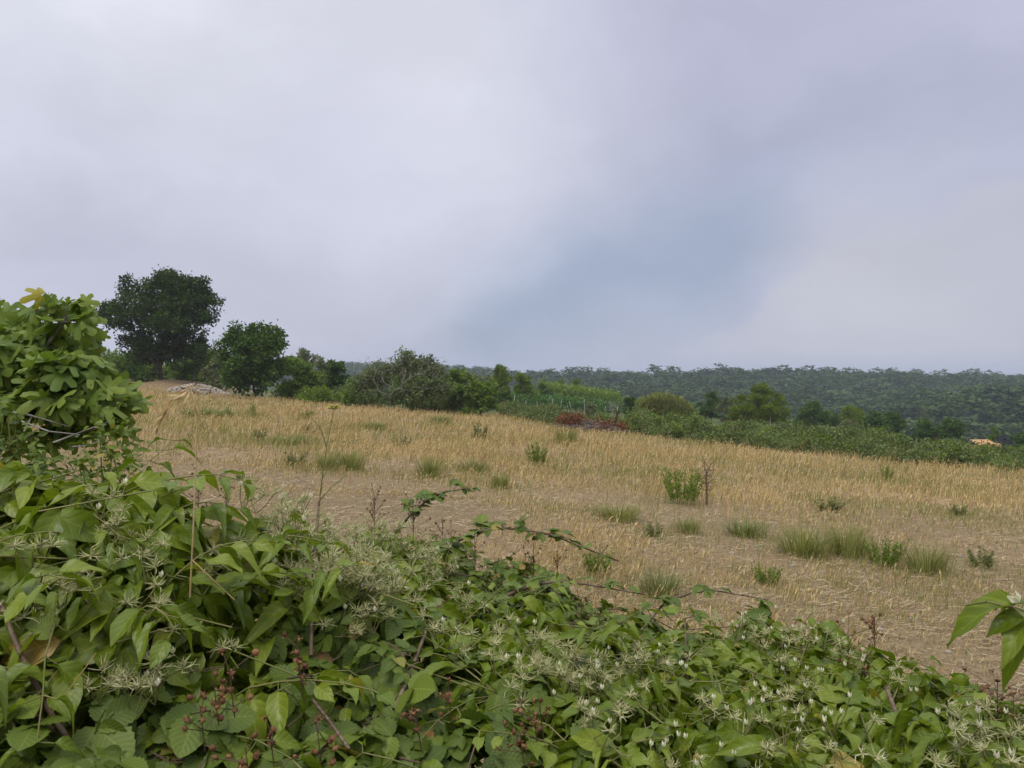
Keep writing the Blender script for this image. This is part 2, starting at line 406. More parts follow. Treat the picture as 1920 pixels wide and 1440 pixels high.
def gnoise(scale, detail=6, st=(1, 1, 1)):
    mp = n.new('ShaderNodeMapping'); mp.inputs['Scale'].default_value = st; l.new(geo.outputs['Position'], mp.inputs[0])
    q = n.new('ShaderNodeTexNoise'); q.inputs['Scale'].default_value = scale; q.inputs['Detail'].default_value = detail
    l.new(mp.outputs[0], q.inputs['Vector']); return q.outputs['Fac']
def gmix(fac, a, b_):
    q = n.new('ShaderNodeMix'); q.data_type = 'RGBA'; l.new(fac, q.inputs[0]); l.new(a, q.inputs[6]); l.new(b_, q.inputs[7]); return q.outputs[2]
fine = gnoise(38, 8)
soil = ramp(n, l, fine, [(.30, (.105, .078, .040)), (.5, (.205, .152, .078)), (.66, (.29, .222, .120)), (.78, (.42, .34, .20))])
straw = ramp(n, l, gnoise(30, 8, (1, .35, 1)), [(.3, (.15, .100, .055)), (.5, (.27, .19, .10)), (.7, (.40, .30, .155))])
green = ramp(n, l, gnoise(2.2, 7), [(.3, (.035, .055, .018)), (.55, (.075, .105, .032)), (.72, (.17, .165, .065))])
def attr(a):
    q = n.new('ShaderNodeAttribute'); q.attribute_name = a; return q.outputs['Fac']
col = gmix(attr('straw'), soil, straw)
col = gmix(attr('scrub'), col, green)
floor = ramp(n, l, gnoise(.5, 6), [(.3, (.022, .034, .014)), (.7, (.045, .060, .024))])
col = gmix(attr('wood'), col, floor)
l.new(col, bs.inputs['Base Color'])
bp = n.new('ShaderNodeBump'); bp.inputs['Strength'].default_value = .7; bp.inputs['Distance'].default_value = .03
l.new(fine, bp.inputs['Height']); l.new(bp.outputs[0], bs.inputs['Normal']); l.new(bs.outputs[0], out.inputs[0])
g = part('ground', mb, m); tag(g, 'sloping ground of the dry field, falling away into a wooded valley', kind='structure')
gv = np.stack([GX, GY], 2).reshape(-1, 2)
st_ = (1 - bareness(gv[:, 0], gv[:, 1])) * (gv[:, 1] > 0)
sc_ = sstep(gv[:, 1] - edge_d(gv[:, 0], gv[:, 1]), 0, 3)
gold = np.exp(-((gv[:, 0] - 23) / 8) ** 2 - ((gv[:, 1] - 82) / 8) ** 2) + .8 * np.exp(-((gv[:, 0] - 10.5) / 3) ** 2 - ((gv[:, 1] - 66) / 6) ** 2)
gold = gold + np.exp(-((gv[:, 0] + 33) / 9) ** 2 - ((gv[:, 1] - 76) / 7) ** 2)
sc_ = np.clip(sc_ - 1.2 * gold, 0, 1); st_ = np.clip(st_ + sc_, 0, 1)
wood = sstep(gv[:, 1] + .25 * np.clip(gv[:, 0], 0, 200), 140, 175)
for nm, va in (('straw', st_), ('scrub', sc_), ('wood', wood)):
    a = g.data.attributes.new(nm, 'FLOAT', 'POINT'); a.data.foreach_set('value', va.astype(np.float32))

# ------------------------------------------------------------------ basic leaf shapes (length along +Y, face up +Z)
def card(w=.6, bend=.12):
    v = np.array([[0, 0, 0], [w / 2, .45, bend], [0, 1, 0], [-w / 2, .45, bend], [0, .48, 0]], float)
    return v, [np.array([[0, 1, 4], [1, 2, 4], [2, 3, 4], [3, 0, 4]])], np.zeros((5, 2))
CARD, NARROW = card(.62), card(.22)
def blade_leaf(ns, na, width, fold, droop, wave=0.0, tooth=0.0, pw=.75, peak=.38, pleat=0.0, tip=1.6, rnd=.85):
    t = np.linspace(0, 1, ns); a = np.linspace(-1, 1, na)
    w = np.sin(np.pi * t ** pw) ** rnd * np.where(t > peak, (1 - (t - peak) / (1 - peak)) ** (1 / tip) * .35 + .65, 1)
    w[0] = .03; w[-1] = .01
    T, A = np.meshgrid(t, a, indexing='ij'); Wd = np.repeat(w[:, None], na, 1) * width / 2
    saw = 1 + tooth * ((np.arange(ns) % 2)[:, None] * 2 - 1) * (np.abs(A) > .99)
    x = A * Wd * saw; y = T + 0 * A
    z = fold * np.abs(x) - droop * T ** 2 + wave * np.sin(T * 9 + np.sign(A) * 1.3) * np.abs(A) ** 2 + pleat * ((np.arange(ns) % 2)[:, None] - .5) * np.abs(A)
    v = np.stack([x, y, z], 2).reshape(-1, 3)
    i = (np.arange(ns - 1)[:, None] * na + np.arange(na - 1)[None]).ravel()
    uv = np.stack([(A + 1) / 2, T], 2).reshape(-1, 2)
    return v, [np.stack([i, i + 1, i + 1 + na, i + na], 1)], uv
CLEM = [blade_leaf(9, 5, .50, .45, .35, .05), blade_leaf(9, 5, .44, .65, .65, .07), blade_leaf(9, 5, .58, .25, .18, .06), blade_leaf(9, 5, .38, .9, .85, .03)]
BRAM = [blade_leaf(15, 5, .82, .12, .10, 0, .06, .82, .5, .028, 4, .58), blade_leaf(15, 5, .74, .3, .24, 0, .06, .85, .5, .028, 4, .6)]
SMALL = [blade_leaf(5, 3, .62, .3, .2), blade_leaf(5, 3, .5, .5, .4)]
def fig_leaf(cup):
    th = np.linspace(-2.75, 2.75, 45); r = np.full_like(th, .42)
    for a, A_, s_ in ((0, .76, .34), (.98, .62, .31), (-.98, .62, .31), (1.95, .46, .34), (-1.95, .46, .34)):
        r = np.maximum(r, .30 + (A_ - .1) * np.exp(-((th - a) / s_) ** 4 * .7))
    r *= 1 + .03 * np.sin(th * 23)
    ring = np.stack([np.sin(th) * r, .30 + np.cos(th) * r, 0 * th], 1)
    mid = np.stack([np.sin(th) * r * .5, .30 + np.cos(th) * r * .5, 0 * th], 1)
    v = np.concatenate([[[0, .30, 0]], mid, ring]); k = len(th)
    q = np.sqrt(v[:, 0] ** 2 + (v[:, 1] - .3) ** 2)
    v[:, 2] = -cup * q ** 2 + .05 * np.cos(np.arctan2(v[:, 0], v[:, 1] - .3) * 5) * q
    i = np.arange(k - 1)
    f3 = np.stack([0 * i, 1 + i + 1, 1 + i], 1); f4 = np.stack([1 + i, 2 + i, 2 + i + k, 1 + i + k], 1)
    return v, [f3, f4], np.zeros((len(v), 2))
FIGL = [fig_leaf(.3), fig_leaf(.8), fig_leaf(-.35)]

# ------------------------------------------------------------------ trees and shrubs
def grow(base, top, centers, r_tip=.012, expo=2.2, wander=.12):
    """limbs joining every spray of the crown to the trunk"""
    base, top = np.asarray(base, float), np.asarray(top, float)
    k = 6
    nodes = [base + (top - base) * (i / (k - 1)) + (rng.normal(0, wander * .5, 3) * (0 < i)) * [1, 1, 0] for i in range(k)]
    par = [-1] + list(range(k - 1)); ln = [np.linalg.norm(p - base) for p in nodes]
    for c in sorted(centers, key=lambda c: np.linalg.norm(c - top)):
        P = np.array(nodes); dv = c - P; dist = np.linalg.norm(dv, axis=1)
        cost = dist + .3 * np.array(ln) + .8 * np.maximum(0, -dv[:, 2]); cost[0] += 1e3; cost[1] += .5
        j = int(np.argmin(cost)); p = nodes[j]
        prev = j; ns = max(1, int(dist[j] / 1.1))
        for q in range(1, ns + 1):
            t = q / ns
            pt = p + (c - p) * t + (rng.normal(0, wander, 3) * (t < 1)) + np.array([0, 0, .12 * dist[j] * math.sin(math.pi * t) * .5])
            nodes.append(pt); par.append(prev); ln.append(ln[prev] + dist[j] / ns); prev = len(nodes) - 1
    w = np.zeros(len(nodes)); ch = np.bincount([p for p in par if p >= 0], minlength=len(nodes))
    w[ch == 0] = r_tip ** expo
    for i in range(len(nodes) - 1, 0, -1): w[par[i]] += w[i]
    return np.array(nodes), np.array(par), w ** (1 / expo)
def limbs(mb, nodes, par, r, rmin=0.0, sides=6, flare=1.0):
    i = np.arange(1, len(nodes)); i = i[r[i] > rmin]
    rp = np.minimum(r[par[i]], r[i] * 1.35); rp[par[i] == 0] *= flare
    mb.tubes(nodes[par[i]], nodes[i], rp, r[i], sides)
    return mb
def sprays(mb, centers, n_each, sig, size, base=CARD, flat=.7, upbias=.5):
    c = np.repeat(centers, n_each, 0); n_ = len(c)
    off = rng.normal(0, 1, (n_, 3)) * sig * [1, 1, flat]
    T = c + off
    ax = unit(unit(off) * .7 + rdirs(n_)); up = unit(rdirs(n_) + [0, 0, upbias])
    S = size * rng.uniform(.6, 1.35, n_)
    mb.scatter(base, frames(ax, up), T, S)
    return mb
def lobes_fill(lobes, n_c, inner=.45):
    """points in a set of ellipsoids (x, y, z, rx, ry, rz)"""
    L = np.array(lobes, float); vol = (L[:, 3] * L[:, 4] * L[:, 5]) ** .7
    k = rng.choice(len(L), n_c, p=vol / vol.sum())
    d = rdirs(n_c, -.75, 1.0) * (rng.uniform(inner ** 3, 1, n_c) ** (1 / 3))[:, None]
    return L[k, :3] + d * L[k, 3:]
def auto_lobes(cx, cy, z0, w, h, dep, n_l, kind):
    out_ = []
    for i in range(n_l):
        if kind == 'pine':
            t = (i + .5) / n_l; zr = z0 + h * (.18 + .74 * t); rad = w * .5 * (1.0 - .75 * t ** 1.5)
            a = rng.uniform(0, 6.28); q = rad * rng.uniform(.15, .6)
            s_ = rad * rng.uniform(.5, .7) + .08 * w
            out_.append((cx + math.cos(a) * q, cy + math.sin(a) * q, zr, s_, s_, h * .10))
        else:
            a = rng.uniform(0, 6.28); t = rng.uniform(.12, .80)
            rad = w * .5 * math.sqrt(max(.05, 1 - (1.15 * t - .25) ** 2)); q = rad * rng.uniform(.2, .66)
            s_ = w * rng.uniform(.17, .27)
            out_.append((cx + math.cos(a) * q, cy + math.sin(a) * q * dep, z0 + h * t, s_, s_ * dep, min(s_, h * .25)))
    if kind == 'pine': out_.append((cx, cy, z0 + h * .92, w * .13, w * .13, h * .07))
    else: out_.append((cx + w * rng.uniform(-.1, .1), cy, z0 + h * .8, w * .24, w * .24, h * .18))
    return out_
def shrub(name, label, cat, px0, px1, top, d, mat, kind='round', n_c=60, n_e=50, leaf=.20, lobes=8, trunk=.15, bark=None, group=None, dep=1.0, base=None, upb=.5, extra=None):
    w = (px1 - px0) / 1450 * d; cx = ((px0 + px1) / 2 - 960) / 1450 * d; cy = d
    zb = float(terrain(cx, cy)) - .05; h = CAMZ - (top - HOR) / 1450 * d - zb
    root = thing(name, label, cat, (cx, cy, zb), group)
    lo = auto_lobes(cx, cy, zb, w, h, dep, lobes, kind)
    if extra: lo += [(cx + a[0], cy + a[1], zb + a[2], a[3], a[3], a[4]) for a in extra]
    c = lobes_fill(lo, n_c); c[:, 2] = np.clip(c[:, 2], zb + .1, zb + h * .97)
    sg = max(.10, w / math.sqrt(n_c) * .29)
    part('crown', sprays(MB(), c, int(n_e * 1.35), sg, leaf * 1.12, base or CARD, .75, upb), mat, root)
    nd, pr, r = grow((cx, cy, zb - .2), (cx + rng.normal(0, .1), cy, zb + h * trunk + .2), c[rng.random(len(c)) < .6], .012 + .0012 * w, 2.2, .04 * w ** .5)
    part('trunk', limbs(MB(), nd, pr, r, 0, 5, 1.4), bark or M_bark, root)
    return root
def c_oak():
    d = 75; cx, cy = (297 - 960) / 1450 * d, d; zb = float(terrain(cx, cy)) - .1
    def P(px, py, r_, dy=0, rz=None): 
        q = at(px, py, d); s_ = r_ / 1450 * d
        s_ *= .88; return (q[0], d + dy, q[2], s_, s_ * 1.05, (rz or r_ * .8) / 1450 * d * .86)
    lo = [P(310, 545, 52), P(262, 548, 34), P(240, 530, 16), P(350, 545, 42), P(385, 565, 30), P(395, 595, 22), P(360, 605, 42, -1.2), P(215, 580, 26),
          P(200, 590, 16), P(250, 595, 42, -1), P(305, 600, 55, 1.5), P(330, 575, 50, -1.5), P(290, 640, 42), P(345, 640, 34, .5), P(235, 622, 22), P(270, 660, 26, -.8),
          P(315, 530, 28, 1), P(372, 530, 16), P(330, 560, 45, 3), P(270, 570, 40, 3), P(280, 580, 36, -3), P(340, 610, 36, -3), P(228, 650, 14), P(386, 640, 12), P(285, 668, 22, -1, 18)]
    lo += [P(255, 638, 30), P(285, 652, 34, -.5), P(325, 655, 34), P(225, 605, 26), P(310, 520, 24), P(345, 525, 22), P(262, 672, 20, .5), P(300, 665, 26, 1.5), P(325, 665, 24, .5), P(350, 662, 20, -.6), P(240, 640, 18, .5)]
    c = lobes_fill(lo, 440, .5)
    root = thing('oak_tree', 'large dark oak tree with a broad round crown, tallest tree on the skyline', 'tree', (cx, cy, zb))
    part('crown', sprays(MB(), c, 84, .27, .27, CARD, .8), M_oak, root)
    nd, pr, r = grow((cx, cy, zb - .3), (cx + .3, cy, zb + 1.9), c[::2], .028, 2.15, .16)
    part('trunk', limbs(MB(), nd, pr, r, 0, 7, 1.7), M_bark, root)
c_oak()
def c_dense():
    d = 62; cx = (478 - 960) / 1450 * d; zb = float(terrain(cx, d)) - .1
    def P(px, py, r_, dy=0): 
        q = at(px, py, d); s_ = r_ / 1450 * d
        return (q[0], d + dy, q[2], s_, s_, s_ * .9)
    lo = [P(445, 628, 18), P(480, 628, 22), P(512, 632, 20), P(440, 655, 24), P(475, 655, 30, .6), P(505, 655, 26, -.5), P(440, 690, 26), P(475, 690, 34), P(505, 690, 26), P(440, 715, 20, -.6), P(480, 718, 30, -.5), P(505, 718, 18), P(475, 665, 30, -1.2), P(430, 672, 16)]
    c = lobes_fill(lo, 200, .5)
    root = thing('dense_tree', 'dense dark green tree with foliage almost to the ground, beside the stone heap', 'tree', (cx, d, zb))
    part('crown', sprays(MB(), c, 92, .21, .27, CARD, .9), M_dens, root)
    nd, pr, r = grow((cx, d, zb - .2), (cx, d, zb + 1.6), c[::2], .02, 2.2, .1)
    part('trunk', limbs(MB(), nd, pr, r, 0, 6, 1.4), M_bark, root)
c_dense()
# left skyline and the scrub behind the field
shrub('bush', 'broad hedge like bush behind the oak trunk, left half of the backdrop', 'bush', 215, 330, 664, 90, M_bush, n_c=110, n_e=50, leaf=.26, lobes=12)
shrub('bush', 'broad hedge like bush behind the oak trunk, right half of the backdrop', 'bush', 310, 440, 662, 91, M_bush, n_c=110, n_e=50, leaf=.26, lobes=12)
shrub('bush', 'low tangled bush at the foot of the oak trunk', 'bush', 232, 290, 690, 73, M_dens, n_c=50, n_e=45, leaf=.2)
shrub('bush', 'green bush filling the gap behind the leafy bush and the half dead fig', 'bush', 640, 720, 700, 72, M_bush, n_c=80, n_e=50, leaf=.2, lobes=10)
shrub('bush', 'pale leafy bush behind the crown of the half dead fig', 'bush', 720, 845, 672, 70, M_bush, n_c=120, n_e=50, leaf=.22, lobes=12)
shrub('bush', 'low bright bush right of the dense dark tree, at the field edge', 'bush', 545, 650, 722, 63, M_blush, n_c=80, n_e=45, leaf=.16, lobes=10)
shrub('bush', 'mid green bush on the skyline between the fig tree and the oak', 'bush', 150, 262, 650, 84, M_bush, n_c=70, n_e=55, leaf=.24)
shrub('bush', 'pale green bush under the oak crown, left of its trunk', 'bush', 205, 290, 668, 79, M_blush, n_c=55, n_e=50, leaf=.22)
shrub('bush', 'yellowish low bush right of the oak trunk above the stone heap', 'bush', 308, 372, 676, 82, M_blush, n_c=40, n_e=50, leaf=.22)
shrub('small_tree', 'thin open tree with sparse leaves between the oak and the dense tree', 'tree', 345, 425, 628, 79, M_bush, n_c=46, n_e=26, leaf=.2, trunk=.45, lobes=9)
shrub('small_tree', 'slim tree with a bare dark trunk just right of the oak trunk', 'tree', 330, 392, 640, 73.5, M_oak, n_c=40, n_e=40, leaf=.22, trunk=.5, lobes=6)
shrub('bush', 'grey green bush left against the dense dark tree', 'bush', 372, 430, 668, 72, M_grey, n_c=40, n_e=40, leaf=.2)
shrub('bush', 'grey olive bush with a pale sprig rising from the top', 'bush', 532, 600, 654, 88, M_grey, n_c=60, n_e=50, leaf=.22)
shrub('bush', 'grey green bush at the right end of the left skyline', 'bush', 580, 650, 667, 86, M_grey, n_c=60, n_e=50, leaf=.22)
shrub('bush', 'rounded leafy green bush right beside the dense dark tree', 'bush', 508, 612, 668, 66, M_bush, n_c=110, n_e=60, leaf=.19, lobes=12)
shrub('bush', 'dark round bush between the leafy green bush and the half dead fig', 'bush', 598, 668, 676, 74, M_dens, n_c=70, n_e=55, leaf=.2)
shrub('bush', 'low dark bush at the left foot of the half dead fig', 'bush', 618, 708, 722, 61, M_bush, n_c=60, n_e=50, leaf=.17)
shrub('bush', 'wide leafy bush right of the half dead fig', 'bush', 800, 900, 694, 62, M_bush, n_c=110, n_e=60, leaf=.19, lobes=12)
shrub('bush', 'sloping green bush at the right end of the thicket with the half dead fig', 'bush', 860, 940, 716, 60, M_bush, n_c=90, n_e=55, leaf=.18, lobes=10)
shrub('bush', 'olive green bush behind the wide leafy bush', 'bush', 868, 930, 700, 84, M_grey, n_c=50, n_e=50, leaf=.2)

def c_halfdead():
    d = 58; cx = (731 - 960) / 1450 * d; zb = float(terrain(cx, d)) - .05
    root = thing('fig_tree', 'half dead fig tree with bare pale branches over a dark leafy base', 'tree', (cx, d, zb))
    def P(px, py, r_, dy=0): 
        q = at(px, py, d); s_ = r_ / 1450 * d
        return (q[0], d + dy, q[2], s_, s_, s_ * .8)
    lo = [P(700, 715, 26, .8), P(735, 705, 30, 1.2), P(775, 700, 32, 1), P(812, 705, 26, .6), P(690, 742, 26, .2), P(720, 748, 24, .2), P(765, 742, 30, .0), P(805, 740, 32), P(760, 672, 16, .8), P(805, 682, 16, .6), P(765, 690, 24, .8), P(720, 690, 18, 1.2), P(830, 725, 22, .2), P(795, 722, 24, -.6), P(700, 694, 16, .6), P(740, 684, 18, .8), P(785, 680, 18, .6), P(818, 694, 16, .6), P(755, 662, 10, .6), P(672, 720, 16, .6)]
    c = lobes_fill(lo, 230, .3); c[:, 2] = np.maximum(c[:, 2], zb + .15)
    part('crown', sprays(MB(), c, 58, .20, .19, CARD, .8), M_bank, root)
    tips = []
    for i in range(330):
        px = rng.uniform(665, 842); top = 700 - 30 * math.exp(-((px - 765) / 60) ** 2)
        py = rng.uniform(top, 735) if rng.random() < .55 else rng.uniform(668, 705)
        q = at(px, py, d - rng.uniform(-.5, 1.6)); tips.append(q)
    nd, pr, r = grow((cx, d - .3, zb - .1), (cx + .15, d - .3, zb + 1.1), np.array(tips), .0075, 2.25, .07)
    part('trunk', limbs(MB(), nd, pr, r, 0, 5, 1.3), M_figbark, root)
c_halfdead()
# beyond the field: bright pines, cane rows, vineyard, reeds
P_ = dict(kind='pine', base=NARROW, upb=.2)
shrub('pine_tree', 'bright green pine with a flat spreading top above the vineyard corner', 'tree', 903, 968, 687, 108, M_pine, n_c=80, n_e=55, leaf=.45, lobes=7, trunk=.5, kind='pine', base=NARROW)
shrub('pine_tree', 'yellow green low pine just right of the flat topped one', 'tree', 948, 1008, 701, 104, M_pine, n_c=70, n_e=50, leaf=.45, lobes=6, **{k: v for k, v in P_.items()})
shrub('bush', 'olive bush behind the left end of the cane row', 'bush', 995, 1036, 711, 128, M_blush, n_c=40, n_e=40, leaf=.3)
shrub('pine_tree', 'small bright pine rising behind the cane row, left of a twin', 'tree', 1036, 1068, 711, 150, M_pine, n_c=40, n_e=40, leaf=.5, lobes=5, **P_)
shrub('pine_tree', 'small bright pine rising behind the cane row, right of a twin', 'tree', 1066, 1100, 712, 150, M_pine, n_c=40, n_e=40, leaf=.5, lobes=5, **P_)
shrub('bush', 'dark rounded bush at the near left corner of the vineyard', 'bush', 924, 962, 730, 92, M_dens, n_c=50, n_e=55, leaf=.2)
shrub('bush', 'dark bush at the back of the vineyard beside the cane row', 'bush', 1006, 1040, 727, 121, M_dens, n_c=40, n_e=50, leaf=.25)
shrub('bush', 'brownish dry bush in front of the vineyard', 'bush', 1086, 1120, 754, 84, M_grey, n_c=36, n_e=50, leaf=.16)
def bare_shrub(label, px, py_top, d, h, w, mat, nm='dead_shrub', n_t=40, py=None):
    cx = (px - 960) / 1450 * d; zb = float(terrain(cx, d)) - .05
    top = CAMZ - (py_top - HOR) / 1450 * d; hh = max(h, top - zb)
    root = thing(nm, label, 'shrub', (cx, d, zb))
    t = np.stack([rng.normal(0, w * .3, n_t), rng.normal(0, w * .3, n_t), hh * rng.uniform(.35, 1, n_t) ** .7], 1) + [cx, d, zb]
    nd, pr, r = grow((cx, d, zb), (cx, d, zb + hh * .35), t, .009, 2.1, .03)
    part('branches', limbs(MB(), nd, pr, r, 0, 4), mat, root)
    return root
bare_shrub('leafless grey shrub beside the brown bush, in front of the vineyard', 1148, 750, 76, .8, 1.2, M_dead, n_t=90)

def c_canes(name, label, x0, x1, y0, y1, hfun, n_s, mat, lw, lean=.10):
    """a stand of tall stems with narrow arching leaves"""
    cx, cy = (x0 + x1) / 2, (y0 + y1) / 2; zb = float(terrain(cx, cy)) - .1
    root = thing(name, label, 'reeds', (cx, cy, zb))
    t = rng.uniform(0, 1, n_s); s_ = rng.uniform(0, 1, n_s)
    X = x0 + (x1 - x0) * t; Y = y0 + (y1 - y0) * s_; Z = terrain(X, Y)
    H = hfun(t) * rng.uniform(.72, 1.06, n_s)
    dx = rng.normal(0, lean, (n_s, 2)); p0 = np.stack([X, Y, Z], 1); p1 = p0 + np.stack([dx[:, 0] * H, dx[:, 1] * H, H], 1)
    st = MB().tubes(p0, p1, lw * .28, lw * .12, 3); part('stems', st, mat, root)
    nl = 9; tt = rng.uniform(.2, 1, (n_s, nl)); P0 = (p0[:, None] + (p1 - p0)[:, None] * tt[..., None]).reshape(-1, 3)
    ax = unit(rdirs(len(P0), .1, .5) + [0, 0, .75]); up = rdirs(len(P0))
    part('leaves', MB().scatter(NARROW, frames(ax, up), P0, rng.uniform(.5, 1.0, len(P0)) * lw * 7), mat, root)
c_canes('cane_row', 'long bright green cane row along the back of the vineyard', *((1025 - 960) / 1450 * 132, (1162 - 960) / 1450 * 132), 129, 134, lambda t: 4.4 - 1.0 * t, 900, M_cane, .12)
d_ = 80
c_canes('reed_clump', 'dense olive reed clump standing alone beside the golden slope', (1197 - 960) / 1450 * d_, (1297 - 960) / 1450 * d_, d_ - 1.6, d_ + 1.6, lambda t: 2.9 * (1 - .6 * np.abs(t - .45) ** 2.2 * 3), 1000, M_reed, .085, .07)
# vineyard
def c_vines():
    names = ['front vine row at the near edge of the vineyard', 'second vine row from the front of the vineyard', 'third vine row from the front of the vineyard', 'middle vine row of the vineyard', 'third vine row from the back of the vineyard', 'second vine row from the back of the vineyard', 'hindmost vine row below the cane row']
    for i in range(7):
        d = 97 + i * 4.6; xa = (958 - 960) / 1450 * d; xb = ((1118 - i * 12) - 960) / 1450 * d + (3.0 if i < 3 else 0)
        zb = float(terrain((xa + xb) / 2, d)); root = thing('vine_row', names[i] + ', green with pale posts', 'vines', ((xa + xb) / 2, d, zb), 'rows of vines in the vineyard')
        nL = int((xb - xa) * 130); X = rng.uniform(xa, xb, nL); Yy = d + rng.normal(0, .22, nL) + .12 * (X - xa) * .3
        Z = terrain(X, Yy) + np.clip(rng.normal(1.25, .38, nL), .2, 2.2) + .2 * np.sin(X * 2.1 + i)
        T = np.stack([X, Yy, Z], 1)
        part('foliage', MB().scatter(CARD, frames(rdirs(nL), unit(rdirs(nL) + [0, -.3, .5])), T, rng.uniform(.2, .36, nL)), M_vine, root)
        for x in np.arange(xa + .4, xb, 1.45):
            x = x + rng.normal(0, .2); y = d + .036 * (x - xa) - .3; z = float(terrain(x, y)); h = rng.uniform(1.25, 1.95)
            part('post', MB().tubes([[x, y, z - .1]], [[x + rng.normal(0, .14), y, z + h]], .036, .034, 5), M_post, root)
c_vines()
shrub('bush', 'dark leaning bush left of the reed clump', 'bush', 1164, 1202, 740, 92, M_dens, n_c=46, n_e=50, leaf=.18, dep=.8)
shrub('bush', 'dark bramble mound at the foot of the reed clump', 'bush', 1180, 1246, 777, 55, M_bush, n_c=70, n_e=55, leaf=.15)
shrub('pine_tree', 'small round pine left of the big bright pine', 'tree', 1312, 1354, 736, 112, M_pined, n_c=55, n_e=50, leaf=.42, lobes=5, trunk=.4, **P_)
shrub('bush', 'grey green bush between the small round pine and the big bright pine', 'bush', 1344, 1386, 744, 106, M_grey, n_c=40, n_e=50, leaf=.24)
def c_pine():
    d = 85; cx = (1421 - 960) / 1450 * d; zb = float(terrain(cx, d)) - .1
    root = thing('pine_tree', 'big bright green pine with a pointed dome top standing in the middle distance', 'tree', (cx, d, zb))
    def P(px, py, rx, rz, dy=0):
        q = at(px, py, d); return (q[0], d + dy, q[2], rx / 1450 * d, rx / 1450 * d, rz / 1450 * d)
    lo = [P(1428, 732, 20, 12), P(1418, 745, 30, 10, .3), P(1440, 748, 26, 9, -.4), P(1395, 752, 20, 8), P(1455, 758, 18, 8), P(1385, 766, 20, 8, -.5), P(1412, 762, 30, 9, -.8), P(1440, 768, 32, 10, -.6), P(1462, 778, 16, 9),
          P(1380, 782, 16, 8), P(1405, 782, 26, 9, -.8), P(1445, 788, 30, 10, -.3), P(1425, 780, 40, 16, 1.2), P(1464, 792, 14, 8), P(1395, 790, 16, 7, -.5)]
    c = lobes_fill(lo, 230, .55)
    part('crown', sprays(MB(), c, 90, .15, .27, NARROW, .5, .3), M_pine, root)
    nd, pr, r = grow((cx, d, zb - .2), (cx + .1, d, zb + 3.2), c[::2], .016, 2.2, .08)
    part('trunk', limbs(MB(), nd, pr, r, 0, 6, 1.3), M_bark, root)
c_pine()
shrub('pine_tree', 'rounded green pine right of the big bright pine, with a peaked top', 'tree', 1487, 1566, 756, 108, M_pined, n_c=90, n_e=55, leaf=.40, lobes=8, **P_)
shrub('pine_tree', 'flat topped bright pine next to the start of the dark tree row', 'tree', 1548, 1640, 764, 116, M_pine, n_c=90, n_e=55, leaf=.42, lobes=7, **P_)
shrub('bush', 'grey bush under the flat topped bright pine', 'bush', 1576, 1616, 786, 98, M_grey, n_c=36, n_e=50, leaf=.22)
shrub('bush', 'yellow green bush at the back edge of the bramble bank', 'bush', 1568, 1614, 800, 72, M_blush, n_c=40, n_e=50, leaf=.17)
shrub('dense_tree', 'first tree of the dark tree row, nearest the flat topped pine', 'tree', 1608, 1706, 772, 102, M_dens, n_c=120, n_e=55, leaf=.26, lobes=11)
shrub('dense_tree', 'second tree of the dark tree row, lower than its left neighbour', 'tree', 1686, 1768, 786, 102, M_dens, n_c=100, n_e=55, leaf=.26, lobes=10)
shrub('dense_tree', 'third tree of the dark tree row, just left of the orange roof', 'tree', 1750, 1832, 784, 101, M_dens, n_c=100, n_e=55, leaf=.26, lobes=10)
shrub('dense_tree', 'small tree with a lighter top right behind the orange roof', 'tree', 1836, 1884, 800, 98, M_bush, n_c=60, n_e=50, leaf=.24)
shrub('dense_tree', 'dark tree cut by the frame, right of the orange roof', 'tree', 1872, 1962, 806, 94, M_dens, n_c=90, n_e=55, leaf=.25)
shrub('pine_tree', 'brownish pine standing above the dark tree row', 'tree', 1706, 1762, 757, 190, M_grey, n_c=60, n_e=45, leaf=.6, lobes=6, **P_)

# hut with an orange roof
def c_hut():
    d = 88; q = at(1847, 850, d); x, y = q[0], d; z0 = float(terrain(x, y)); zt = CAMZ - (827 - HOR) / 1450 * d
    root = thing('hut', 'small hut with an orange tiled roof half hidden behind the bramble bank', 'hut', (x, y, z0))
    w, dep, he = .98, .9, zt - .62
    def box(mb, c0, c1):
        a = np.array([[i, j, k] for i in (c0[0], c1[0]) for j in (c0[1], c1[1]) for k in (c0[2], c1[2])], float)
        mb.add(a, np.array([[0, 1, 3, 2], [4, 6, 7, 5], [0, 4, 5, 1], [2, 3, 7, 6], [0, 2, 6, 4], [1, 5, 7, 3]]))
    mb = MB(); box(mb, (x - w, y - dep, z0 - .2), (x + w, y + dep, he)); part('wall', mb, M_plaster, root, False)
    mb = MB()
    for k in range(5):                  # rows of tiles, each lapped over the row below, eaves towards the field
        t0, t1 = k / 5, (k + 1) / 5 + .04
        ya, yb = y - dep - .15 + t0 * 2.1, y - dep - .15 + t1 * 2.1
        za, zb_ = he + .05 + t0 * .58 + .05, he + .05 + t1 * .58
        for i in range(12):
            xa = x - w - .12 + i * .18; pts = []
            for (yy_, zz) in ((ya, za), (yb, zb_)):
                for a in np.linspace(0, math.pi, 5): pts.append((xa + .09 - .09 * math.cos(a), yy_, zz + .06 * math.sin(a)))
            f = np.array([[j, j + 1, j + 6, j + 5] for j in range(4)]); mb.add(pts, f)
            mb.add(np.array(pts)[:5], np.array([[0, 1, 2], [0, 2, 3], [0, 3, 4]]))
    box(mb, (x - w - .12, y - dep - .15, he + .003), (x + w + .1, y + dep + .2, he + .06))
    part('roof', mb, M_tile, root, False)
    mb = MB(); box(mb, (x + w + .1, y - dep - .2, he - .35), (x + w + .19, y + dep, he + .42)); part('verge_board', mb, M_tile, root, False)
c_hut()
